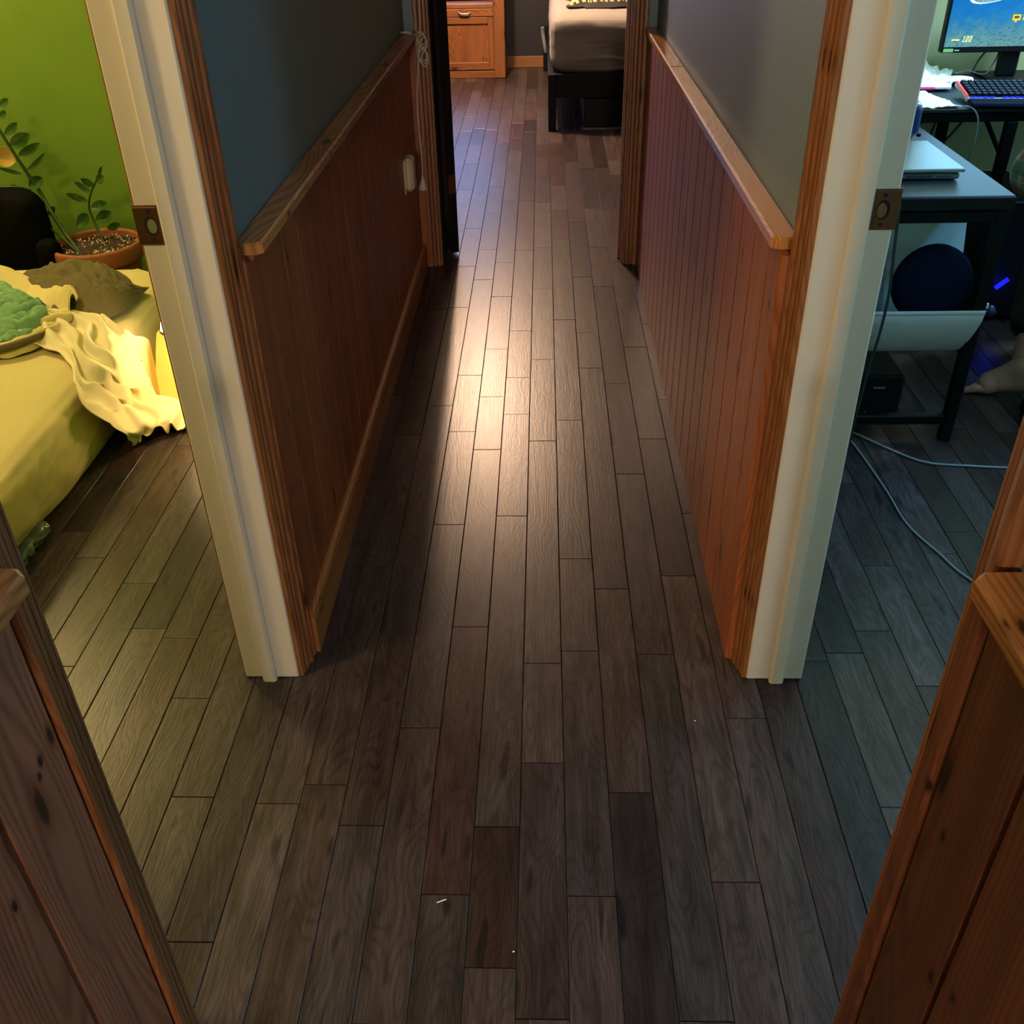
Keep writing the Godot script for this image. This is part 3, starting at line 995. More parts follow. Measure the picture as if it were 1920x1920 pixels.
func build_green_room() -> void:
	# mattress on the floor under a fitted sheet
	var bed := thing("floor_mattress", "low mattress on the floor under a rumpled yellow green fitted sheet", "mattress", Vector3(-2.0, 0, -2.45))
	var lo := Vector2(-2.75, -3.43)
	var hi := Vector2(-1.298, -1.45)
	var n := rough_noise(61, 2.2)
	var prof := [Vector2(0.30, 0.003), Vector2(0.055, 0.004), Vector2(0.030, 0.012), Vector2(0.012, 0.05), Vector2(0.0, 0.10), Vector2(0.0, 0.15), Vector2(0.006, 0.195), Vector2(0.022, 0.225), Vector2(0.05, 0.243), Vector2(0.10, 0.252), Vector2(0.2, 0.255), Vector2(0.32, 0.256), Vector2(0.44, 0.256), Vector2(0.56, 0.256), Vector2(0.70, 0.256)]
	var m_shape := func(u: float, v: float) -> Vector3:
		var x := v * (prof.size() - 1)
		var i := mini(int(x), prof.size() - 2)
		var q: Vector2 = prof[i].lerp(prof[i + 1], x - i)
		var r := maxf(0.26 - q.x, 0.012)
		var a := lo + Vector2(q.x + r, q.x + r)
		var b := hi - Vector2(q.x + r, q.x + r)
		# walk round the rounded rectangle, sides get most of the parameter
		var t := fposmod(u, 1.0) * 4.0
		var k := int(t)
		var f := t - k
		var corner: Vector2 = [Vector2(b.x, b.y), Vector2(b.x, a.y), Vector2(a.x, a.y), Vector2(a.x, b.y)][k]
		var prev: Vector2 = [Vector2(a.x, b.y), Vector2(b.x, b.y), Vector2(b.x, a.y), Vector2(a.x, a.y)][k]
		var p: Vector2
		var ang0: float = [PI / 2, 0.0, -PI / 2, -PI][k]
		if f < 0.72:
			p = prev.lerp(corner, f / 0.72) + Vector2(cos(ang0), sin(ang0)) * r
		else:
			var ang := ang0 - (f - 0.72) / 0.28 * PI / 2
			p = corner + Vector2(cos(ang), sin(ang)) * r
		var y := q.y
		var w1 := n.get_noise_2d(p.x * 1.2 + p.y * 0.5, p.y * 1.5)
		var crease := sin((p.x * 0.75 + p.y * 0.55) * 17.0 + w1 * 5.0)
		if y > 0.1:
			y += 0.008 * w1 + 0.0035 * pow(maxf(crease, 0.0), 4.0) * smoothstep(-0.2, 0.4, n.get_noise_2d(p.x * 2.0 + 7.0, p.y * 2.0))
		elif y < 0.09 and y > 0.0039:
			# the hem rises off the floor towards the near end
			y += 0.035 * smoothstep(-2.25, -1.9, p.y) * (1.0 - y / 0.09)
		var side := 1.0 - smoothstep(0.0, 0.05, q.x)
		p.x += 0.008 * side * n.get_noise_2d(p.y * 4.0, y * 6.0)
		return Vector3(p.x, y, p.y)
	var st := new_st()
	surf(st, 220, 56, m_shape, true, false)
	put("fitted_sheet", st, M.sheet_yellow, bed)
	# bedding
	var pil := new_st()
	var pa := [Vector3(-1.80, 0.262, -3.24), Vector3(-1.70, 0.264, -3.32), Vector3(-1.58, 0.264, -3.33), Vector3(-1.47, 0.264, -3.24), Vector3(-1.40, 0.264, -3.14), Vector3(-1.345, 0.268, -3.12)]
	var pb := [Vector3(-1.80, 0.262, -2.98), Vector3(-1.68, 0.264, -2.92), Vector3(-1.56, 0.264, -2.87), Vector3(-1.44, 0.264, -2.82), Vector3(-1.37, 0.264, -2.91), Vector3(-1.345, 0.268, -3.11)]
	var pn := rough_noise(71, 5.0)
	cloth(pil, 34, 50, func(u: float, v: float) -> Vector3:
		var p: Vector3 = catmull(pa, v).lerp(catmull(pb, v), u)
		var e := sin(PI * u) * pow(sin(PI * clampf(0.12 + v * 0.86, 0.0, 1.0)), 0.8)
		e *= 1.0 - pow(v, 7.0)
		p.y += 0.085 * e + 0.016 * pn.get_noise_2d(p.x * 2.0, p.z * 2.0) * sqrt(maxf(e, 0.0)) + 0.012 * maxf(0.0, sin((u * 5.0 + v * 2.0 + pn.get_noise_2d(u * 2.0, v) * 2.0) * 3.0)) * e
		return p, 0.003, Vector2.ONE, true)
	put("pillow", pil, M.olive_cloth)
	tag(get_node("pillow"), "dark olive pillow with a pointed corner on the yellow sheet", "pillow")
	var tr := new_st()
	var ta := [Vector3(-1.60, 0.285, -2.66), Vector3(-1.50, 0.275, -2.63), Vector3(-1.43, 0.270, -2.58), Vector3(-1.345, 0.268, -2.45), Vector3(-1.275, 0.235, -2.36), Vector3(-1.262, 0.17, -2.38), Vector3(-1.258, 0.10, -2.44), Vector3(-1.250, 0.04, -2.475), Vector3(-1.235, 0.012, -2.50)]
	var tb := [Vector3(-1.60, 0.285, -2.92), Vector3(-1.51, 0.275, -2.92), Vector3(-1.40, 0.270, -2.86), Vector3(-1.295, 0.266, -2.76), Vector3(-1.272, 0.20, -2.82), Vector3(-1.266, 0.10, -2.90), Vector3(-1.240, 0.012, -2.94), Vector3(-1.10, 0.010, -2.90), Vector3(-1.075, 0.010, -2.62)]
	cloth(tr, 70, 110, loft(ta, tb, 0.014, 5.6, 0.028, 81), 0.003, Vector2.ONE, false)
	put("trailing_sheet", tr, M.sheet_trail)
	tag(get_node("trailing_sheet"), "twisted cream yellow sheet trailing over the mattress edge onto the floor by the lamp", "sheet")
	var co := new_st()
	var ca := [Vector3(-1.98, 0.262, -3.10), Vector3(-1.86, 0.262, -3.11), Vector3(-1.74, 0.262, -3.07), Vector3(-1.62, 0.262, -2.99), Vector3(-1.53, 0.262, -2.90), Vector3(-1.49, 0.262, -2.86)]
	var cb := [Vector3(-1.98, 0.262, -2.62), Vector3(-1.86, 0.262, -2.58), Vector3(-1.73, 0.262, -2.56), Vector3(-1.63, 0.262, -2.56), Vector3(-1.55, 0.262, -2.60), Vector3(-1.48, 0.262, -2.74)]
	var cl := loft(ca, cb, 0.045, 2.6, 0.020, 91)
	cloth(co, 70, 60, func(u: float, v: float) -> Vector3:
		var p: Vector3 = cl.call(u, v)
		p.y += (0.070 * exp(-pow((u - 0.10) / 0.085, 2.0)) + 0.03 * exp(-pow((u - 0.93) / 0.05, 2.0))) * (0.8 + 0.4 * sin(v * 9.0))
		p.z += -0.05 * exp(-pow((u - 0.06) / 0.1, 2.0))
		return p, 0.006, Vector2.ONE, true)
	var com := put("comforter", co, M.sheet_yellow)
	tag(com, "bunched yellow comforter round a green quilt on the mattress", "comforter")
	var gr := new_st()
	var ga := [Vector3(-1.98, 0.31, -2.98), Vector3(-1.86, 0.335, -2.99), Vector3(-1.75, 0.345, -2.95), Vector3(-1.64, 0.335, -2.87), Vector3(-1.575, 0.315, -2.83)]
	var gb := [Vector3(-1.98, 0.29, -2.60), Vector3(-1.82, 0.285, -2.56), Vector3(-1.68, 0.285, -2.58), Vector3(-1.57, 0.29, -2.63), Vector3(-1.515, 0.295, -2.74)]
	var ql := loft(ga, gb, 0.034, 4.2, 0.013, 97)
	var qn := fbm(7.0, 99, 3)
	cloth(gr, 110, 90, func(u: float, v: float) -> Vector3:
		var p: Vector3 = ql.call(u, v)
		var s := absf(fposmod((p.x + p.z) / 0.075, 1.0) - 0.5)
		var t := absf(fposmod((p.x - p.z) / 0.075, 1.0) - 0.5)
		p.y += 0.0045 * minf(1.0, s * 7.0) * minf(1.0, t * 7.0) + 0.007 * pow(1.0 - absf(qn.get_noise_2d(p.x * 0.9 + p.z * 0.6, p.z * 1.8 - p.x * 0.8)), 5.0)
		return p, 0.008, Vector2.ONE, true)
	put("quilt", gr, M.quilt_green)
	tag(get_node("quilt"), "crumpled green quilted blanket lying in the yellow comforter", "blanket")
	var ob := new_st()
	var oa := [Vector3(-1.98, 0.285, -2.585), Vector3(-1.80, 0.283, -2.545), Vector3(-1.66, 0.285, -2.555), Vector3(-1.555, 0.290, -2.605), Vector3(-1.500, 0.290, -2.735), Vector3(-1.55, 0.30, -2.86)]
	var pts := []
	for p in oa:
		pts.append(p + Vector3(0, 0.004, 0))
	tube(ob, pts, 0.012, 10, 40)
	put("border", ob, M.olive_cloth, get_node("quilt"))
	# wrinkled dark bag under the near edge
	var bag := new_st()
	var bn := rough_noise(101, 14.0)
	soft_box(bag, Vector3(-1.62, 0.0, -2.06), Vector3(-1.30, 0.045, -1.70), 0.02, 22, func(q: Vector3) -> float: return 0.014 * bn.get_noise_3d(q.x, q.y * 2.0, q.z * 1.6))
	put("plastic_bag", bag, M.bag_plastic)
	tag(get_node("plastic_bag"), "crinkled grey plastic bag peeking out under the mattress edge", "bag")
	# lamp beside the bed
	var lc := Vector3(-1.178, 0.010, -2.83)
	var lamp := thing("floor_lamp", "glowing amber cone lamp with a white top on the floor beside the mattress", "lamp", lc)
	var l1 := new_st()
	lathe(l1, [Vector2(0.001, 0.004), Vector2(0.078, 0.004), Vector2(0.083, 0.010), Vector2(0.083, 0.03), Vector2(0.078, 0.10), Vector2(0.066, 0.16), Vector2(0.050, 0.222), Vector2(0.036, 0.224)], lc, 32)
	put("amber_base", l1, M.lamp_amber, lamp)
	var l2 := new_st()
	lathe(l2, [Vector2(0.036, 0.222), Vector2(0.040, 0.228), Vector2(0.036, 0.233)], lc, 32)
	put("ring", l2, M.brass_dark, lamp)
	var l3 := new_st()
	lathe(l3, [Vector2(0.036, 0.232), Vector2(0.029, 0.262), Vector2(0.019, 0.31), Vector2(0.011, 0.36), Vector2(0.001, 0.368)], lc, 32)
	put("white_top", l3, M.lamp_white, lamp)
	omni(lamp, lc + Vector3(0.105, 0.225, 0.12), Color(1.0, 0.83, 0.55), 0.14, 0.045)
	# black backpack beyond the bed
	var bp := thing("backpack", "black rounded backpack standing behind the mattress beside the plant", "backpack", Vector3(-1.98, 0, -3.6))
	var b1 := new_st()
	var kn := rough_noise(111, 6.0)
	soft_box(b1, Vector3(-2.16, 0.0, -3.66), Vector3(-1.868, 0.475, -3.50), 0.075, 16, func(q: Vector3) -> float: return 0.012 * kn.get_noise_3d(q.x, q.y, q.z))
	put("main_body", b1, M.black_cloth, bp)
	var b2 := new_st()
	soft_box(b2, Vector3(-1.90, 0.0, -3.55), Vector3(-1.815, 0.315, -3.46), 0.04, 12, func(q: Vector3) -> float: return 0.01 * kn.get_noise_3d(q.x, q.y, q.z))
	put("side_pocket", b2, M.black_cloth, bp)
	build_plant()

# ---------------------------------------------------------------- bedroom
func build_bedroom() -> void:
	var wd := thing("media_cabinet", "honey pine cabinet with framed door and open television bay in the bedroom", "cabinet", Vector3(-0.9, 0, -8.55))
	var H: Material = M.pine_cabinet
	bx("side_post", Vector3(-0.388, 0.001, -8.78), Vector3(-0.301, 1.95, -8.335), H, wd, 0.004, 1, Vector2(0.1, 0.4))
	bx("side_post", Vector3(-1.60, 0.001, -8.78), Vector3(-1.515, 1.95, -8.335), H, wd, 0.004, 1, Vector2(0.3, 0.2))
	bx("plinth", Vector3(-1.515, 0.001, -8.74), Vector3(-0.388, 0.054, -8.352), H, wd, 0.002, 0)
	bx("carcass", Vector3(-1.515, 0.06, -8.76), Vector3(-0.388, 0.44, -8.372), M.bare_wood, wd)
	for x0 in [-1.515, -0.951]:
		var x1: float = x0 + 0.563
		var d := bx("door", Vector3(x0 + 0.03, 0.07, -8.362), Vector3(x1 - 0.03, 0.43, -8.357), H, wd, 0.0, 1, Vector2(x0, 0.2))
		bx("rail", Vector3(x0 + 0.002, 0.062, -8.362), Vector3(x1 - 0.044, 0.116, -8.347), H, d, 0.003, 0, Vector2(x0, 0))
		bx("rail", Vector3(x0 + 0.002, 0.392, -8.362), Vector3(x1 - 0.044, 0.440, -8.347), H, d, 0.003, 0, Vector2(x0, 0.5))
		bx("stile", Vector3(x1 - 0.044, 0.062, -8.362), Vector3(x1 - 0.002, 0.440, -8.349), H, d, 0.003, 1, Vector2(x0, 0.7))
	var dr := bx("drawer_front", Vector3(-1.515, 0.444, -8.40), Vector3(-0.388, 0.497, -8.344), H, wd, 0.003, 0, Vector2(0.2, 0.2))
	var hn := new_st()
	tube(hn, [Vector3(-0.655, 0.478, -8.343), Vector3(-0.64, 0.468, -8.328), Vector3(-0.58, 0.466, -8.328), Vector3(-0.565, 0.474, -8.343)], 0.005, 8)
	put("handle", hn, M.steel, dr)
	bx("shelf", Vector3(-1.515, 0.50, -8.76), Vector3(-0.388, 0.527, -8.36), H, wd, 0.002, 0)
	bx("back_panel", Vector3(-1.515, 0.527, -8.78), Vector3(-0.388, 1.93, -8.765), M.black_paint, wd)
	bx("top", Vector3(-1.62, 1.95, -8.79), Vector3(-0.285, 1.985, -8.32), H, wd, 0.004, 0)
	var tv := thing("television", "black television standing in the open bay of the pine cabinet", "television", Vector3(-0.95, 0.527, -8.6))
	bx("bezel", Vector3(-1.46, 0.57, -8.60), Vector3(-0.392, 1.46, -8.56), M.black_plastic, tv, 0.004)
	bx("stand", Vector3(-1.10, 0.5275, -8.66), Vector3(-0.80, 0.575, -8.50), M.black_plastic, tv, 0.004)
	bx("tv_screen", Vector3(-1.45, 0.585, -8.563), Vector3(-0.398, 1.45, -8.5585), M.tv_face, tv)
	var al := AreaLight3D.new()
	al.name = "light"
	tv.add_child(al)
	al.position = Vector3(-0.94, 1.02, -8.55) - tv.position
	al.rotation.y = PI
	al.area_size = Vector2(1.0, 0.86)
	al.light_color = Color(0.52, 0.70, 1.0)
	al.light_energy = 0.08
	al.area_range = 20.0
	al.area_attenuation = 2.0
	al.shadow_enabled = true
	# bed
	var bf := thing("bed", "black metal bed frame with a deep front rail and square legs", "bed", Vector3(0.78, 0, -7.5))
	for p in [[0.031, -6.5], [1.50, -6.5], [0.0, -8.60], [1.50, -8.60]]:
		bx("leg", Vector3(p[0], 0.001, p[1] - 0.05), Vector3(p[0] + 0.05, 0.338, p[1]), M.black_metal, bf, 0.004)
	bx("front_rail", Vector3(0.081, 0.20, -6.54), Vector3(1.50, 0.338, -6.502), M.black_metal, bf, 0.003)
	bx("side_rail", Vector3(0.031, 0.22, -8.55), Vector3(0.066, 0.338, -6.55), M.black_metal, bf, 0.003)
	bx("side_rail", Vector3(1.515, 0.22, -8.55), Vector3(1.55, 0.338, -6.55), M.black_metal, bf, 0.003)
	bx("slats", Vector3(0.066, 0.30, -8.55), Vector3(1.515, 0.33, -6.54), M.black_metal, bf)
	var hb := new_st()
	tube(hb, [Vector3(0.018, 0.345, -7.28), Vector3(0.012, 0.38, -7.28), Vector3(-0.002, 0.46, -7.29), Vector3(-0.004, 0.50, -7.29)], 0.012, 10)
	put("handle", hb, M.grey_cable, bf)
	var mt := thing("bed_mattress", "thick bed mattress in a pale grey fitted sheet on the black frame", "mattress", Vector3(0.78, 0.338, -7.5))
	var ms := new_st()
	var wn := rough_noise(131, 5.0)
	soft_box(ms, Vector3(0.045, 0.335, -8.56), Vector3(1.50, 0.655, -6.515), 0.085, 46, func(q: Vector3) -> float:
		var r := wn.get_noise_3d(q.x * 0.5, q.y * 4.0, q.z * 0.6)
		var low := 1.0 - smoothstep(0.40, 0.56, q.y)
		return 0.010 * wn.get_noise_3d(q.x * 0.6, q.y, q.z * 0.6) + 0.012 * low * sin((q.y * 26.0 + q.x * 2.5 + r * 2.0) * 2.2) * smoothstep(0.1, 0.5, q.x))
	put("fitted_sheet", ms, M.grey_sheet, mt)
	var du := new_st()
	var dn := rough_noise(141, 4.0)
	cloth(du, 40, 30, func(u: float, v: float) -> Vector3:
		var x := 0.16 + u * 1.3 + 0.06 * dn.get_noise_2d(u * 2.0, v)
		var z := -6.86 - v * 1.0 + 0.07 * dn.get_noise_2d(u * 1.5, 4.0) + 0.10 * (1.0 - u) * 0.0 - 0.25 * maxf(0.0, 0.12 - u)
		var e := smoothstep(0.0, 0.12, v) * smoothstep(0.0, 0.08, u)
		return Vector3(x, 0.665 + 0.045 * e + 0.02 * dn.get_noise_2d(u * 4.0, v * 4.0) * e, z), 0.012, Vector2(3.0, 1.6))
	put("duvet", du, M.duvet)
	tag(get_node("duvet"), "yellow and black patterned duvet folded back on the grey bed", "duvet")
	var sb := thing("storage_box", "flat black storage box pushed under the bed", "box", Vector3(0.75, 0, -7.0))
	bx("body", Vector3(0.26, 0.008, -7.4), Vector3(1.3, 0.185, -6.56), M.black_plastic, sb, 0.006)
	bx("lid", Vector3(0.25, 0.185, -7.41), Vector3(1.31, 0.197, -6.55), M.black_plastic, sb, 0.004)
	bx("runner", Vector3(0.25, 0.001, -6.6), Vector3(1.3, 0.008, -6.53), M.grey_cable, sb)
	# hall: plug-in device and hanging cable
	var pg := thing("plug_in_device", "beige plug-in box on the pine boards of the left hall wall", "device", Vector3(-0.515, 0.48, -3.67))
	bx("body", Vector3(-0.515, 0.435, -3.715), Vector3(-0.479, 0.553, -3.625), M.ivory_plastic, pg, 0.012)
	bx("wall_plate", Vector3(-0.5155, 0.425, -3.725), Vector3(-0.510, 0.545, -3.63), M.ivory_plastic, pg, 0.002)
	var cb := thing("charging_cable", "white cable looped over the rail end, its plug hanging beside the bedroom doorway", "cable", Vector3(-0.48, 0.34, -4.03))
	var cs := new_st()
	tube(cs, [Vector3(-0.462, 2.3, -4.028), Vector3(-0.458, 1.4, -4.028), Vector3(-0.460, 1.03, -4.026), Vector3(-0.470, 0.90, -4.02), Vector3(-0.50, 0.925, -3.99), Vector3(-0.528, 0.928, -3.95), Vector3(-0.505, 0.928, -3.94), Vector3(-0.470, 0.90, -4.0), Vector3(-0.478, 0.82, -4.022), Vector3(-0.492, 0.70, -4.026), Vector3(-0.496, 0.58, -4.028), Vector3(-0.492, 0.48, -4.03), Vector3(-0.494, 0.38, -4.03)], 0.0032, 8, 120)
	put("cord", cs, M.white_cable, cb)
	var lp := new_st()
	for q in [[0.0, 0.0, 0.02, 0.034], [0.006, -0.008, 0.016, 0.03], [-0.004, 0.01, 0.022, 0.028]]:
		for e in [[0.888, 0.022], [0.835, 0.026]]:
			var ring := []
			for i in 17:
				var a := i * TAU / 16.0
				ring.append(Vector3(-0.458 + q[0] + cos(a + q[1] * 20.0) * q[2] * 0.8, e[0] + q[1] + sin(a) * e[1], -4.022 + 0.006 * sin(a * 2.0) + q[0]))
			tube(lp, ring, 0.003, 6, 48)
	put("loops", lp, M.white_cable, cb)
	var plg := new_st()
	lathe(plg, [Vector2(0.001, 0.0), Vector2(0.020, 0.0), Vector2(0.021, 0.004), Vector2(0.012, 0.030), Vector2(0.006, 0.05), Vector2(0.003, 0.06)], Vector3(-0.495, 0.332, -4.027), 8)
	put("plug", plg, M.white_cable, cb)

# ---------------------------------------------------------------- desk room
func build_desk_room() -> void:
	# short return desk along the hall wall
	var rd := thing("return_desk", "dark topped side desk on black metal legs along the hall wall", "desk", Vector3(0.9, 0, -2.9))
	bx("desktop", Vector3(0.58, 0.684, -3.29), Vector3(1.203, 0.720, -2.515), M.desk_top, rd, 0.003)
	bx("edge_band", Vector3(0.58, 0.6845, -2.516), Vector3(1.2035, 0.716, -2.5125), M.black_plastic, rd, 0.001)
	for p in [[1.170, -2.548], [0.60, -2.548], [1.170, -3.27], [0.60, -3.27]]:
		bx("leg", Vector3(p[0], 0.001, p[1]), Vector3(p[0] + 0.032, 0.684, p[1] + 0.032), M.black_metal, rd, 0.003)
	for p in [[-2.545, 0.055], [-3.265, 0.055], [-2.545, 0.650], [-3.265, 0.650]]:
		bx("crossbar", Vector3(0.632, p[1], p[0]), Vector3(1.170, p[1] + 0.030, p[0] + 0.026), M.black_metal, rd, 0.003)
	# sling pocket under the desk and what it holds
	var sl := thing("desk_sling", "pale fabric storage sling hung between the front legs under the side desk", "storage sling", Vector3(0.9, 0.28, -2.65))
	var ss := new_st()
	var path := [Vector3(0, 0.405, -2.512), Vector3(0, 0.38, -2.506), Vector3(0, 0.33, -2.515), Vector3(0, 0.285, -2.545), Vector3(0, 0.272, -2.60), Vector3(0, 0.272, -2.72), Vector3(0, 0.30, -2.79), Vector3(0, 0.40, -2.82)]
	cloth(ss, 10, 30, func(u: float, v: float) -> Vector3:
		var p := catmull(path, v)
		p.x = lerpf(0.64, 1.198 - 0.30 * maxf(0.0, 0.40 - p.y) + 0.05 * smoothstep(0.5, 1.0, v), u)
		return p, 0.004)
	put("fabric", ss, M.sling_cloth, sl)
	var rim := new_st()
	tube(rim, [Vector3(0.636, 0.405, -2.512), Vector3(1.199, 0.405, -2.512)], 0.007, 8, 2)
	put("hem_rod", rim, M.sling_cloth, sl)
	rim = new_st()
	tube(rim, [Vector3(0.636, 0.40, -2.82), Vector3(1.199, 0.40, -2.82)], 0.006, 8, 2)
	put("hem_rod", rim, M.sling_cloth, sl)
	var wb := new_st()
	var xf := Transform3D(Basis(Vector3.BACK, deg_to_rad(2.0)) * Basis(Vector3.RIGHT, deg_to_rad(-13.0)), Vector3(1.115, 0.278, -2.665))
	box(wb, Vector3(-0.13, 0.0, -0.012), Vector3(0.085, 0.37, 0.0), 0.002, 1, Vector2.ZERO, xf)
	put("white_board", wb, M.white_board)
	tag(get_node("white_board"), "pale flat board leaning in the sling behind the round navy cushion", "board")
	var cu := new_st()
	lathe(cu, [Vector2(0.001, -0.055), Vector2(0.06, -0.052), Vector2(0.095, -0.034), Vector2(0.109, -0.008), Vector2(0.109, 0.008), Vector2(0.095, 0.034), Vector2(0.06, 0.052), Vector2(0.001, 0.055)], Vector3.ZERO, 40)
	var cm := put("cushion", cu, M.navy_cloth)
	cm.rotation = Vector3(PI / 2 - 0.12, 0, 0)
	cm.position = Vector3(1.075, 0.455, -2.60)
	tag(cm, "round navy cushion standing in the sling under the side desk", "cushion")
	bx("blue_folder", Vector3(0.80, 0.279, -2.70), Vector3(0.962, 0.535, -2.68), M.blue_board, self, 0.002)
	tag(get_node("blue_folder"), "bright blue folder upright in the sling beside the navy cushion", "folder")
	var kb2 := thing("round_knob", "small shiny blue ball with a white tick beside the desk leg", "knob", Vector3(1.26, 0.374, -2.60))
	var ks := new_st()
	lathe(ks, [Vector2(0.001, -0.017), Vector2(0.010, -0.014), Vector2(0.017, 0.0), Vector2(0.010, 0.014), Vector2(0.001, 0.017)], Vector3(1.255, 0.374, -2.60), 20)
	put("ball", ks, M.headset_blue, kb2)
	var kt := new_st()
	tube(kt, [Vector3(1.203, 0.372, -2.56), Vector3(1.248, 0.374, -2.598)], 0.007, 8, 3)
	put("arm", kt, M.black_plastic, kb2)
	bx("tick", Vector3(1.236, 0.386, -2.592), Vector3(1.241, 0.402, -2.587), M.paper, kb2, 0.001)
	# laptop
	var lt := thing("laptop", "closed pale silver laptop with side vents on the dark side desk", "laptop", Vector3(1.0, 0.72, -2.8))
	bx("base", Vector3(0.80, 0.723, -2.95), Vector3(1.108, 0.739, -2.660), M.laptop_grey, lt, 0.004)
	bx("lid", Vector3(0.795, 0.7435, -2.957), Vector3(1.115, 0.753, -2.650), M.laptop_silver, lt, 0.002)
	bx("hinge", Vector3(0.84, 0.736, -2.945), Vector3(1.06, 0.746, -2.93), M.black_plastic, lt, 0.002)
	for i in 10:
		bx("vent", Vector3(0.965 + i * 0.0075, 0.728, -2.661), Vector3(0.969 + i * 0.0075, 0.734, -2.6593), M.hole, lt)
	bx("port", Vector3(1.045, 0.730, -2.661), Vector3(1.085, 0.732, -2.6594), M.hole, lt)
	for x in [0.83, 1.07]:
		for z in [-2.92, -2.69]:
			bx("foot", Vector3(x - 0.01, 0.7202, z - 0.006), Vector3(x + 0.01, 0.7235, z + 0.006), M.black_plastic, lt)
	var hp := thing("headphones", "glossy dark blue headphones lying on the laptop", "headphones", Vector3(1.03, 0.755, -2.97))
	for q in [[1.040, 0.815, -2.945], [0.90, 0.815, -2.90]]:
		var hs := new_st()
		soft_box(hs, Vector3(q[0] - 0.035, q[1] - 0.058, q[2] - 0.040), Vector3(q[0] + 0.035, q[1] + 0.058, q[2] + 0.040), 0.034, 12)
		put("ear_cup", hs, M.headset_blue, hp)
	var hbd := new_st()
	tube(hbd, [Vector3(1.040, 0.865, -2.95), Vector3(1.03, 0.90, -3.0), Vector3(0.97, 0.90, -3.07), Vector3(0.91, 0.89, -3.0), Vector3(0.90, 0.865, -2.91)], 0.010, 8)
	put("headband", hbd, M.headset_blue, hp)
	var mb := new_st()
	tube(mb, [Vector3(1.065, 0.775, -2.965), Vector3(1.085, 0.764, -2.995), Vector3(1.105, 0.760, -2.99)], 0.008, 8, 8, 0.005)
	put("microphone_arm", mb, M.black_plastic, hp)
	# computer desk at the back
	var md := thing("computer_desk", "black framed computer desk against the sage green wall", "desk", Vector3(1.7, 0, -3.6))
	bx("desktop", Vector3(0.60, 0.748, -3.93), Vector3(2.70, 0.760, -3.330), M.desk_top, md, 0.002)
	bx("apron", Vector3(0.62, 0.718, -3.36), Vector3(2.68, 0.7478, -3.335), M.black_metal, md, 0.003)
	bx("apron", Vector3(0.62, 0.718, -3.92), Vector3(2.68, 0.7478, -3.895), M.black_metal, md, 0.003)
	for p in [[1.50, -3.36], [0.62, -3.36], [2.64, -3.36], [1.50, -3.92], [0.62, -3.92], [2.64, -3.92]]:
		bx("leg", Vector3(p[0], 0.001, p[1]), Vector3(p[0] + 0.036, 0.718, p[1] + 0.030), M.black_metal, md, 0.003)
	for q in [[Vector3(1.455, 0.717, -3.40), Vector3(1.525, 0.61, -3.40)], [Vector3(1.20, 0.60, -3.90), Vector3(1.40, 0.717, -3.90)]]:
		var br := new_st()
		tube(br, q, 0.008, 8, 2)
		put("brace", br, M.black_metal, md)
	var mo := thing("monitor", "computer monitor on a black stand showing a blue seabed game", "monitor", Vector3(1.69, 0.76, -3.78))
	bx("bezel", Vector3(1.395, 0.858, -3.785), Vector3(1.990, 1.215, -3.752), M.black_plastic, mo, 0.003)
	var sc := new_st()
	var a := Vector3(1.402, 1.208, -3.7513)
	var b := Vector3(1.983, 0.877, -3.7513)
	var quad := [[a.x, a.y, 0, 0], [b.x, a.y, 1, 0], [b.x, b.y, 1, 1], [a.x, b.y, 0, 1]]
	for k in [0, 1, 2, 0, 2, 3]:
		vtx(sc, Vector3(quad[k][0], quad[k][1], a.z), Vector3.BACK, Vector2(quad[k][2], quad[k][3]))
	put("screen", sc, M.screen_face, mo)
	bx("sticker", Vector3(1.403, 0.861, -3.7521), Vector3(1.437, 0.872, -3.7512), mat("sticker_green", srgb(150, 190, 120), 0.5), mo)
	bx("maker_mark", Vector3(1.442, 0.865, -3.7521), Vector3(1.458, 0.868, -3.7514), M.paper, mo)
	bx("stand", Vector3(1.622, 0.772, -3.815), Vector3(1.690, 0.96, -3.785), M.black_plastic, mo, 0.006)
	bx("stand_foot", Vector3(1.585, 0.7605, -3.90), Vector3(1.795, 0.774, -3.68), M.black_plastic, mo, 0.005)
	var al := AreaLight3D.new()
	al.name = "light"
	mo.add_child(al)
	al.position = Vector3(1.69, 1.04, -3.745) - mo.position
	al.rotation.y = PI
	al.area_size = Vector2(0.58, 0.33)
	al.light_color = Color(0.55, 0.82, 1.0)
	al.light_energy = 0.35
	al.area_range = 20.0
	al.shadow_enabled = true
	# keyboard
	var kb := thing("keyboard", "backlit keyboard with dark keys, red and blue glow and a wrist rest", "keyboard", Vector3(1.365, 0.762, -3.325))
	kb.rotation = Vector3(deg_to_rad(6.5), deg_to_rad(-6.0), 0)
	var st := new_st()
	box(st, Vector3(0, 0, -0.225), Vector3(0.46, 0.014, -0.062), 0.003)
	put("body", st, M.key_body, kb, true)
	st = new_st()
	box(st, Vector3(0.004, 0, -0.058), Vector3(0.456, 0.014, 0.0), 0.005)
	put("wrist_rest", st, M.navy_cloth, kb, true)
	for c in 22:
		if c % 6 == 4:
			continue
		st = new_st()
		box(st, Vector3(0.0135 + c * 0.0198, 0.0142, -0.0635), Vector3(0.0275 + c * 0.0198, 0.0185, -0.0610), 0.0)
		put("led_light", st, M.led_blue, kb, true)
	st = new_st()
	box(st, Vector3(0.002, 0.014, -0.222), Vector3(0.0055, 0.0205, -0.066), 0.0)
	put("red_glow", st, M.led_red, kb, true)
	var key := new_st()
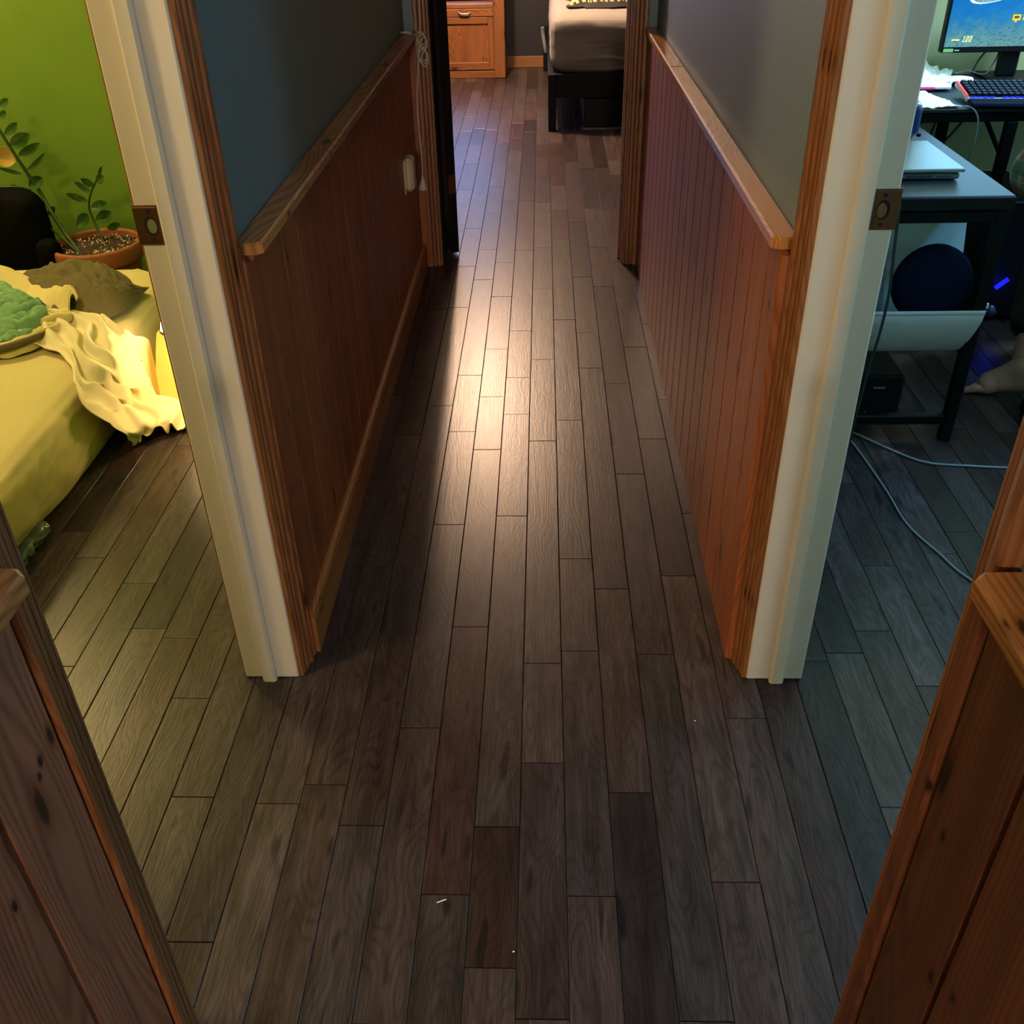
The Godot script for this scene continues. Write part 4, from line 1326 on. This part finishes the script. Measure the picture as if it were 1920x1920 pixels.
	var kp := [[0.0088, 0.0], [0.0085, 0.004], [0.0068, 0.0105]]
	for i in 2:
		for q in [[-1, -1, 1, -1], [1, -1, 1, 1], [1, 1, -1, 1], [-1, 1, -1, -1]]:
			face(key, [Vector3(q[0] * kp[i][0], kp[i][1], q[1] * kp[i][0]), Vector3(q[2] * kp[i][0], kp[i][1], q[3] * kp[i][0]), Vector3(q[2] * kp[i + 1][0], kp[i + 1][1], q[3] * kp[i + 1][0]), Vector3(q[0] * kp[i + 1][0], kp[i + 1][1], q[1] * kp[i + 1][0])], Vector3(q[0] + q[2], 0.3, q[1] + q[3]))
	face(key, [Vector3(-0.0068, 0.0105, -0.0068), Vector3(0.0068, 0.0105, -0.0068), Vector3(0.0068, 0.0105, 0.0068), Vector3(-0.0068, 0.0105, 0.0068)], Vector3.UP)
	key.set_material(M.key_dark)
	var km := key.commit()
	for r in 6:
		for c in 22:
			var o := MeshInstance3D.new()
			o.name = "key"
			o.mesh = km
			kb.add_child(o, true)
			o.position = Vector3(0.0215 + c * 0.0198, 0.0142, -0.206 + r * 0.0255)
			o.scale = Vector3(1, 1, 1.2)
	# papers and a pen
	var pn := rough_noise(151, 9.0)
	var pp := new_st()
	cloth(pp, 16, 16, func(u: float, v: float) -> Vector3:
		var x := lerpf(1.10, 1.345 - 0.05 * v, u)
		var z := lerpf(-3.338, -3.56, v)
		return Vector3(x, 0.766 + 0.006 * pn.get_noise_2d(u * 2.0, v * 2.0) + 0.008 * u * v, z), 0.003)
	put("paper_sheet", pp, M.paper)
	tag(get_node("paper_sheet"), "flat white paper at the front edge of the computer desk beside the keyboard", "paper")
	pp = new_st()
	cloth(pp, 30, 24, func(u: float, v: float) -> Vector3:
		var x := lerpf(1.10, 1.50 - 0.10 * (1.0 - v), u)
		var z := lerpf(-3.60, -3.90, v)
		var y := 0.775 + 0.055 * exp(-pow((u - 0.50) / 0.26, 2.0)) * smoothstep(0.25, 0.8, v) + 0.02 * pn.get_noise_2d(u * 3.0, v * 3.0) * smoothstep(0.0, 0.3, v) + 0.018 * smoothstep(0.0, 0.4, v) * (1.0 - u)
		return Vector3(x, maxf(y, 0.764), z), 0.006)
	put("paper_heap", pp, M.paper)
	tag(get_node("paper_heap"), "crumpled heap of white papers at the back of the computer desk", "paper")
	pp = new_st()
	cloth(pp, 12, 10, func(u: float, v: float) -> Vector3:
		return Vector3(lerpf(1.36, 1.51, u), 0.767 + 0.05 * u * (1.0 - u) + 0.018 * sin(v * 5.0) * u, lerpf(-3.68, -3.80, v)), 0.004)
	put("paper_curl", pp, M.paper)
	tag(get_node("paper_curl"), "curled white paper corner beside the heap, behind the keyboard", "paper")
	var pe := new_st()
	tube(pe, [Vector3(1.16, 0.774, -3.585), Vector3(1.335, 0.776, -3.575)], 0.006, 8, 2)
	put("pen", pe, M.pink_plastic)
	tag(get_node("pen"), "pink pen lying between the white papers", "pen")
	# cables
	var cables := [
		["monitor_cable", "thin black cable looping down from the monitor to the desk", "dark_cable", 0.0035, [Vector3(1.585, 0.87, -3.80), Vector3(1.555, 0.83, -3.80), Vector3(1.535, 0.785, -3.79), Vector3(1.54, 0.765, -3.80)]],
		["monitor_cable", "second thin black cable crossing behind the papers to the monitor", "dark_cable", 0.003, [Vector3(1.615, 0.87, -3.79), Vector3(1.60, 0.83, -3.77), Vector3(1.56, 0.79, -3.74), Vector3(1.50, 0.80, -3.74), Vector3(1.44, 0.80, -3.70)]],
		["keyboard_cable", "pale keyboard cable hanging over the front edge of the computer desk", "grey_cable", 0.0028, [Vector3(1.34, 0.765, -3.345), Vector3(1.375, 0.762, -3.325), Vector3(1.40, 0.72, -3.318), Vector3(1.405, 0.62, -3.33), Vector3(1.40, 0.50, -3.40)]],
		["power_cable", "black cable dangling under the computer desk, nearest the side desk", "dark_cable", 0.004, [Vector3(1.24, 0.62, -3.60), Vector3(1.35, 0.68, -3.58), Vector3(1.44, 0.71, -3.56)]],
		["power_cable", "long slack black cable under the computer desk by the pale keyboard cable", "dark_cable", 0.004, [Vector3(1.36, 0.71, -3.55), Vector3(1.34, 0.60, -3.56), Vector3(1.31, 0.52, -3.60), Vector3(1.30, 0.45, -3.60)]],
		["power_cable", "black cable hanging beside the front leg of the computer desk", "dark_cable", 0.004, [Vector3(1.45, 0.71, -3.52), Vector3(1.40, 0.62, -3.54), Vector3(1.345, 0.54, -3.58), Vector3(1.39, 0.46, -3.58)]],
		["jamb_cable", "black cable hanging from the side desk to the floor beside the white jamb", "dark_cable", 0.004, [Vector3(0.905, 0.705, -2.495), Vector3(0.912, 0.60, -2.49), Vector3(0.921, 0.477, -2.485), Vector3(0.918, 0.36, -2.485), Vector3(0.905, 0.24, -2.48), Vector3(0.893, 0.10, -2.47), Vector3(0.885, 0.006, -2.46)]],
		["floor_cable", "pale cable curving across the dark floor in front of the side desk", "grey_cable", 0.0035, [Vector3(0.86, 0.004, -2.66), Vector3(0.928, 0.004, -2.57), Vector3(1.024, 0.004, -2.449), Vector3(1.096, 0.004, -2.389), Vector3(1.209, 0.004, -2.371), Vector3(1.331, 0.004, -2.359), Vector3(1.6, 0.004, -2.34)]],
		["floor_cable", "dark cable lying along the floor towards the near desk room doorway", "grey_cable", 0.003, [Vector3(0.885, 0.004, -2.60), Vector3(0.913, 0.004, -2.496), Vector3(0.935, 0.004, -2.25), Vector3(0.942, 0.004, -2.083), Vector3(0.981, 0.004, -1.956), Vector3(1.015, 0.004, -1.859), Vector3(1.12, 0.004, -1.70)]]]
	for q in cables:
		var cs := new_st()
		tube(cs, q[4], q[3], 6, 40)
		tag(put(q[0], cs, M[q[2]]), q[1], "cable")
	# speaker box on the floor
	var bxs := thing("subwoofer", "black box with a small grey label on the floor under the side desk", "speaker", Vector3(0.99, 0, -2.78))
	bx("body", Vector3(0.86, 0.004, -2.90), Vector3(1.092, 0.142, -2.665), M.black_plastic, bxs, 0.008)
	for i in 5:
		bx("label_mark", Vector3(1.000 + i * 0.007, 0.100, -2.6652), Vector3(1.005 + i * 0.007, 0.106, -2.6640), M.grey_cable, bxs)
	bx("status_light", Vector3(0.985, 0.02, -2.6652), Vector3(0.990, 0.024, -2.664), M.grey_cable, bxs)
	# computer tower with a blue light
	var pc := thing("computer_tower", "black computer tower with a slanted blue light under the desk", "computer", Vector3(1.62, 0, -3.5))
	bx("case", Vector3(1.545, 0.02, -3.80), Vector3(1.755, 0.44, -3.40), M.black_plastic, pc, 0.005)
	for x in [1.56, 1.72]:
		bx("foot", Vector3(x, 0.001, -3.78), Vector3(x + 0.02, 0.02, -3.42), M.black_plastic, pc)
	var ls := new_st()
	var lx := Transform3D(Basis(Vector3.BACK, deg_to_rad(42.0)), Vector3(1.655, 0.147, -3.399))
	box(ls, Vector3(-0.026, -0.009, 0.0), Vector3(0.026, 0.009, 0.002), 0.0, 1, Vector2.ZERO, lx)
	put("led_light", ls, M.led_blue, pc)
	omni(pc, Vector3(1.655, 0.147, -3.36), Color(0.12, 0.16, 1.0), 0.002, 0.02)
	var ps := thing("power_strip", "pale power strip under the back of the computer desk", "power strip", Vector3(1.50, 0.44, -3.45))
	bx("body", Vector3(1.455, 0.445, -3.47), Vector3(1.545, 0.452, -3.44), M.paper, ps, 0.002)
	bx("bracket", Vector3(1.45, 0.452, -3.475), Vector3(1.55, 0.470, -3.435), M.black_plastic, ps, 0.002)

# ---------------------------------------------------------------- the person at the desk
# capsules [a, b, radius at a, radius at b] joined by a smooth minimum and meshed as surface nets
func body_net(st: SurfaceTool, bones: Array, k: float, cell: float) -> void:
	var lo := Vector3.ONE * 1e9
	var hi := -lo
	for b in bones:
		var r := maxf(b[2], b[3]) + k + cell * 4.0
		for p in [b[0], b[1]]:
			lo = lo.min(p - Vector3.ONE * r)
			hi = hi.max(p + Vector3.ONE * r)
	var nx := int((hi.x - lo.x) / cell) + 2
	var ny := int((hi.y - lo.y) / cell) + 2
	var nz := int((hi.z - lo.z) / cell) + 2
	var f := PackedFloat32Array()
	f.resize(nx * ny * nz)
	f.fill(1.0)
	for b in bones:
		var pa: Vector3 = b[0]
		var ba: Vector3 = b[1] - b[0]
		var l2 := maxf(ba.length_squared(), 1e-9)
		var ra: float = b[2]
		var rb: float = b[3]
		var m := maxf(ra, rb) + k + cell * 3.0
		var p0 := ((pa.min(b[1]) - Vector3.ONE * m - lo) / cell).floor()
		var p1 := ((pa.max(b[1]) + Vector3.ONE * m - lo) / cell).ceil()
		for z in range(maxi(int(p0.z), 0), mini(int(p1.z) + 1, nz)):
			for y in range(maxi(int(p0.y), 0), mini(int(p1.y) + 1, ny)):
				var row := (z * ny + y) * nx
				for x in range(maxi(int(p0.x), 0), mini(int(p1.x) + 1, nx)):
					var q := lo + Vector3(x, y, z) * cell - pa
					var t := clampf(q.dot(ba) / l2, 0.0, 1.0)
					var d := (q - ba * t).length() - lerpf(ra, rb, t)
					var o := f[row + x]
					var h := maxf(k - absf(o - d), 0.0) / k
					f[row + x] = minf(o, d) - h * h * k * 0.25
	var ids := {}
	var pos := PackedVector3Array()
	var nrm := PackedVector3Array()
	var sx := nx
	var sy := nx * ny
	for z in range(1, nz - 2):
		for y in range(1, ny - 2):
			for x in range(1, nx - 2):
				var i := (z * ny + y) * nx + x
				if absf(f[i]) > cell * 2.5:
					continue
				var inside := 0
				var sum := Vector3.ZERO
				var cnt := 0
				var c := [f[i], f[i + 1], f[i + sx], f[i + sx + 1], f[i + sy], f[i + sy + 1], f[i + sy + sx], f[i + sy + sx + 1]]
				for q in 8:
					if c[q] < 0.0:
						inside += 1
				if inside == 0 or inside == 8:
					continue
				for e in [[0, 1], [2, 3], [4, 5], [6, 7], [0, 2], [1, 3], [4, 6], [5, 7], [0, 4], [1, 5], [2, 6], [3, 7]]:
					var u: float = c[e[0]]
					var w: float = c[e[1]]
					if (u < 0.0) != (w < 0.0):
						var t := u / (u - w)
						var A := Vector3(e[0] & 1, e[0] >> 1 & 1, e[0] >> 2 & 1)
						var B := Vector3(e[1] & 1, e[1] >> 1 & 1, e[1] >> 2 & 1)
						sum += A.lerp(B, t)
						cnt += 1
				ids[i] = pos.size()
				pos.append(lo + (Vector3(x, y, z) + sum / cnt) * cell)
				nrm.append(Vector3(c[1] + c[3] + c[5] + c[7] - c[0] - c[2] - c[4] - c[6], c[2] + c[3] + c[6] + c[7] - c[0] - c[1] - c[4] - c[5], c[4] + c[5] + c[6] + c[7] - c[0] - c[1] - c[2] - c[3]).normalized())
	var steps := [1, sx, sy]
	for i in ids:
		for ax in 3:
			var j: int = i + steps[ax]
			if (f[i] < 0.0) == (f[j] < 0.0):
				continue
			var b: int = steps[(ax + 1) % 3]
			var d: int = steps[(ax + 2) % 3]
			var q := [i, i - b, i - b - d, i - d]
			var ok := true
			for e in q:
				if not ids.has(e):
					ok = false
			if not ok:
				continue
			var order := [0, 1, 2, 0, 2, 3]
			var n0: Vector3 = nrm[ids[q[0]]]
			var fn: Vector3 = (pos[ids[q[1]]] - pos[ids[q[0]]]).cross(pos[ids[q[2]]] - pos[ids[q[0]]])
			if fn.dot(n0) > 0.0:
				order = [0, 2, 1, 0, 3, 2]
			for e in order:
				var v: int = ids[q[e]]
				vtx(st, pos[v], nrm[v], Vector2(pos[v].x, pos[v].y))

func build_person() -> void:
	var hip := Vector3(1.74, 0.54, -2.70)
	var pe := thing("person", "seated person in a plaid shirt and black trousers with one bare heel raised", "person", Vector3(1.74, 0, -2.75))
	var skin := []
	var chest := Vector3(1.73, 0.98, -2.77)
	var head := Vector3(1.73, 1.30, -2.86)
	skin.append([hip, chest, 0.13, 0.12])
	skin.append([chest, Vector3(1.73, 1.14, -2.80), 0.10, 0.055])
	skin.append([Vector3(1.73, 1.14, -2.80), Vector3(1.73, 1.20, -2.83), 0.052, 0.052])
	skin.append([Vector3(1.73, 1.24, -2.87), Vector3(1.73, 1.34, -2.84), 0.072, 0.085])
	for s: float in [-1.0, 1.0]:
		var ankle := Vector3(1.50, 0.10, -2.80) if s < 0.0 else Vector3(1.95, 0.085, -3.02)
		var knee := Vector3(1.665, 0.50, -3.13) if s < 0.0 else Vector3(1.90, 0.51, -3.16)
		var hj := hip + Vector3(s * 0.10, -0.01, 0.0)
		skin.append([hj, knee, 0.085, 0.055])
		skin.append([knee, ankle.lerp(knee, 0.6), 0.052, 0.055])
		skin.append([ankle.lerp(knee, 0.6), ankle, 0.055, 0.036])
		var sh := chest + Vector3(s * 0.17, 0.07, 0.0)
		var el := Vector3(1.452, 0.665, -2.93) if s < 0.0 else Vector3(2.02, 0.70, -2.96)
		var wr := Vector3(1.66, 0.795, -3.22) if s < 0.0 else Vector3(1.92, 0.795, -3.28)
		skin.append([chest, sh, 0.10, 0.062])
		skin.append([sh, el, 0.052, 0.042])
		skin.append([el, wr, 0.042, 0.027])
	var st := new_st()
	body_net(st, skin, 0.035, 0.014)
	# face: brow, nose, chin, ears
	var fc := []
	fc.append([Vector3(1.73, 1.285, -2.937), Vector3(1.73, 1.255, -2.958), 0.010, 0.014])
	fc.append([Vector3(1.73, 1.20, -2.925), Vector3(1.73, 1.215, -2.92), 0.026, 0.03])
	for s: float in [-1.0, 1.0]:
		fc.append([Vector3(1.73 + s * 0.083, 1.29, -2.85), Vector3(1.73 + s * 0.086, 1.255, -2.855), 0.014, 0.010])
		fc.append([Vector3(1.73 + s * 0.02, 1.305, -2.93), Vector3(1.73 + s * 0.045, 1.302, -2.918), 0.012, 0.012])
	body_net(st, fc, 0.012, 0.005)
	# feet: toes on the floor; the left heel is raised
	for s: float in [-1.0, 1.0]:
		var ft := []
		var ank := Vector3(1.50, 0.10, -2.80) if s < 0.0 else Vector3(1.95, 0.085, -3.02)
		var heel := Vector3(1.525, 0.062, -2.775) if s < 0.0 else Vector3(1.95, 0.032, -2.985)
		var ball := Vector3(1.425, 0.030, -2.835) if s < 0.0 else Vector3(1.96, 0.024, -3.17)
		var toe := Vector3(1.372, 0.016, -2.85) if s < 0.0 else Vector3(1.965, 0.014, -3.235)
		var across := (ball - heel).normalized().cross(Vector3.UP).normalized()
		ft.append([ank, heel, 0.036, 0.030])
		ft.append([ank, ball + Vector3(0, 0.012, 0), 0.034, 0.026])
		ft.append([heel, ball, 0.030, 0.028])
		ft.append([ball - across * 0.022, ball + across * 0.022, 0.024, 0.020])
		body_net(st, ft, 0.02, 0.006)
		for i in 5:
			var o := across * (-0.030 + 0.0155 * i) * (1.0 if s < 0.0 else -1.0)
			var len := [1.0, 0.98, 0.88, 0.76, 0.62][i] as float
			var r := 0.0125 if i == 0 else 0.0085
			var b0 := ball + o + Vector3(0, -0.006, 0)
			var tip := ball.lerp(toe, len) + o
			tip.y = r + 0.001
			body_net(st, [[b0, b0.lerp(tip, 0.6) + Vector3(0, 0.004, 0), r * 1.15, r], [b0.lerp(tip, 0.6) + Vector3(0, 0.004, 0), tip, r, r * 0.9]], 0.006, 0.0035)
	# hands over the keyboard
	for s: float in [-1.0, 1.0]:
		var wr := Vector3(1.66, 0.795, -3.22) if s < 0.0 else Vector3(1.92, 0.795, -3.28)
		var fw := Vector3(0.15 * -s, -0.02, -1.0).normalized()
		var ac := fw.cross(Vector3.UP).normalized()
		var palm := wr + fw * 0.075
		body_net(st, [[wr, palm, 0.026, 0.028], [wr + ac * 0.012, palm + ac * 0.028, 0.02, 0.017], [wr - ac * 0.012, palm - ac * 0.028, 0.02, 0.017]], 0.015, 0.006)
		for i in 4:
			var k0 := palm + ac * (-0.030 + 0.020 * i) + fw * 0.012
			var ln: float = [0.072, 0.082, 0.078, 0.060][i if s < 0.0 else i]
			var k1 := k0 + fw * ln * 0.5 + Vector3(0, 0.010, 0)
			var k2 := k1 + fw * ln * 0.32 - Vector3(0, 0.010, 0)
			var k3 := k2 + fw * ln * 0.16 - Vector3(0, 0.014, 0)
			body_net(st, [[k0, k1, 0.0098, 0.009], [k1, k2, 0.009, 0.008], [k2, k3, 0.008, 0.007]], 0.005, 0.0038)
		var th: Vector3 = wr + fw * 0.03 - ac * 0.025 * -s
		var t1: Vector3 = th + (fw * 0.6 + ac * s * 0.8).normalized() * 0.035
		var t2: Vector3 = t1 + fw * 0.03 - Vector3(0, 0.008, 0)
		body_net(st, [[th, t1, 0.014, 0.011], [t1, t2, 0.011, 0.009]], 0.006, 0.004)
	put("body", st, M.skin, pe)
	for s: float in [-1.0, 1.0]:
		var ey := new_st()
		lathe(ey, [Vector2(0.0005, -0.011), Vector2(0.008, -0.008), Vector2(0.011, 0.0), Vector2(0.008, 0.008), Vector2(0.0005, 0.011)], Vector3(1.73 + s * 0.032, 1.288, -2.918), 12)
		put("eye", ey, M.paper, pe)
	var mo := new_st()
	tube(mo, [Vector3(1.708, 1.228, -2.938), Vector3(1.73, 1.226, -2.947), Vector3(1.752, 1.228, -2.938)], 0.005, 6, 10)
	put("lips", mo, mat("lips", srgb(150, 90, 80), 0.5), pe)
	var hr := new_st()
	body_net(hr, [[Vector3(1.73, 1.33, -2.83), Vector3(1.73, 1.375, -2.87), 0.092, 0.07], [Vector3(1.73, 1.25, -2.80), Vector3(1.73, 1.33, -2.81), 0.07, 0.088]], 0.03, 0.012)
	put("hair", hr, M.hair, pe)
	# clothes follow the body
	var sh_ := []
	sh_.append([hip + Vector3(0, -0.02, 0), chest, 0.155, 0.145])
	sh_.append([chest, chest + Vector3(0, 0.10, 0), 0.13, 0.085])
	for s: float in [-1.0, 1.0]:
		var sj := chest + Vector3(s * 0.17, 0.07, 0.0)
		var el := Vector3(1.452, 0.665, -2.93) if s < 0.0 else Vector3(2.02, 0.70, -2.96)
		var wr := Vector3(1.66, 0.795, -3.22) if s < 0.0 else Vector3(1.92, 0.795, -3.28)
		sh_.append([chest, sj, 0.12, 0.085])
		sh_.append([sj, el, 0.080, 0.076])
		sh_.append([el, el.lerp(wr, 0.8), 0.074, 0.045])
	var sst := new_st()
	body_net(sst, sh_, 0.03, 0.013)
	put("plaid_shirt", sst, M.plaid, pe)
	var tr := []
	for s: float in [-1.0, 1.0]:
		var ankle := Vector3(1.50, 0.10, -2.80) if s < 0.0 else Vector3(1.95, 0.085, -3.02)
		var knee := Vector3(1.665, 0.50, -3.13) if s < 0.0 else Vector3(1.90, 0.51, -3.16)
		tr.append([hip, hip + Vector3(s * 0.10, -0.01, 0.0), 0.14, 0.115])
		tr.append([hip + Vector3(s * 0.10, -0.01, 0.0), knee, 0.112, 0.082])
		tr.append([knee, ankle.lerp(knee, 0.30), 0.080, 0.075])
	var tst := new_st()
	body_net(tst, tr, 0.03, 0.013)
	put("trousers", tst, M.trousers, pe)
	# office chair
	var oc := thing("office_chair", "black office chair on a five star base under the seated person", "chair", Vector3(1.74, 0, -2.68))
	var cst := new_st()
	soft_box(cst, Vector3(1.49, 0.345, -2.95), Vector3(1.99, 0.43, -2.47), 0.035, 10)
	put("seat", cst, M.black_cloth, oc)
	cst = new_st()
	soft_box(cst, Vector3(1.52, 0.48, -2.50), Vector3(1.96, 1.10, -2.43), 0.034, 10)
	put("backrest", cst, M.black_cloth, oc)
	cst = new_st()
	tube(cst, [Vector3(1.74, 0.07, -2.70), Vector3(1.74, 0.35, -2.70)], 0.028, 12, 2)
	put("column", cst, M.black_metal, oc)
	cst = new_st()
	tube(cst, [Vector3(1.74, 0.37, -2.52), Vector3(1.74, 0.42, -2.44), Vector3(1.74, 0.60, -2.425)], 0.02, 8, 10)
	put("back_bar", cst, M.black_metal, oc)
	for i in 5:
		var a := PI + 0.10 + i * TAU / 5.0
		var d := Vector3(cos(a), 0, -sin(a))
		var c0 := Vector3(1.74, 0.085, -2.70)
		cst = new_st()
		tube(cst, [c0, c0 + d * 0.24 + Vector3(0, -0.015, 0)], 0.020, 8, 2, 0.014)
		put("base_arm", cst, M.black_plastic, oc)
		cst = new_st()
		var w := c0 + d * 0.245
		w.y = 0.0275
		var side := d.cross(Vector3.UP)
		tube(cst, [w - side * 0.020, w + side * 0.020], 0.0268, 16, 2)
		put("caster", cst, M.black_plastic, oc)

# ---------------------------------------------------------------- everything
func _ready() -> void:
	rng.seed = 20
	# camera
	var cam := Camera3D.new()
	cam.name = "camera"
	add_child(cam)
	cam.transform = Transform3D(Basis(Vector3(0.999445, -0.020138, -0.026518), Vector3(0.001795, 0.827822, -0.560988), Vector3(0.033249, 0.560629, 0.827399)).orthonormalized(), Vector3(0, 1.4558, 0))
	cam.fov = 55.88
	cam.near = 0.02
	cam.far = 60.0
	cam.current = true
	# environment and exposure
	var we := WorldEnvironment.new()
	we.name = "environment"
	var e := Environment.new()
	e.background_mode = Environment.BG_COLOR
	e.background_color = Color(0.02, 0.025, 0.04)
	e.tonemap_mode = Environment.TONE_MAPPER_LINEAR
	e.tonemap_exposure = 1.0
	e.sdfgi_enabled = true
	e.ssao_enabled = true
	e.ssil_enabled = true
	we.environment = e
	add_child(we)
	make_materials()
	# room lamps and two added fill lights: each a glowing globe with its light
	ceiling_lamp("warm white globe lamp on the bedroom ceiling", Vector3(-0.50, 2.28, -7.0), "bulb_warm", Color(1.0, 0.82, 0.67), 11.5, 0.055)
	ceiling_lamp("warm globe lamp in the room behind the camera", Vector3(-0.05, 2.12, 4.1), "globe_warm", Color(1.0, 0.90, 0.82), 6.4, 0.16)
	ceiling_lamp("yellowish globe lamp on the green room ceiling", Vector3(-1.6, 2.2, -0.86), "globe_warm", Color(1.0, 0.86, 0.60), 1.7, 0.12)
	ceiling_lamp("added yellowish fill light globe, out of view above the mattress", Vector3(-2.6, 2.2, -3.5), "globe_warm", Color(1.0, 0.86, 0.57), 3.2, 0.12)  # added fill light to brighten the bed, not a known lamp
	ceiling_lamp("cool white globe lamp on the desk room ceiling", Vector3(1.65, 2.2, -0.80), "panel_cool", Color(0.62, 0.84, 1.0), 0.50, 0.12)
	ceiling_lamp("added cool fill light globe, out of view farther into the desk room", Vector3(2.4, 2.2, -2.3), "panel_cool", Color(0.40, 0.70, 1.0), 2.0, 0.12)  # added fill light to keep the desk room floor teal
	ceiling_lamp("small cool pendant lamp over the computer desk", Vector3(2.5, 1.80, -3.5), "panel_cool", Color(0.86, 0.97, 0.95), 2.4, 0.06)
	build_shell()
	build_green_room()
	build_bedroom()
	build_desk_room()
	build_person()
	# crumbs on the hall floor
	var spots := [[-0.0503, -0.8873, 0.0018, "tiny white chip on the reddish board near the camera"], [-0.1742, -0.9767, 0.0085, "thin pale wood sliver on the hall floor, nearest the left doorway"], [0.305, -1.3915, 0.0018, "tiny white crumb on the hall floor before the right white jamb"]]
	for q in spots:
		var st := new_st()
		box(st, Vector3(-q[2], 0.0, -0.0009), Vector3(q[2], 0.0016, 0.0009), 0.0004, 1, Vector2.ZERO, Transform3D(Basis(Vector3.UP, 0.4), Vector3(q[0], 0.0003, q[1])))
		tag(put("crumb", st, M.paper), q[3], "crumb")
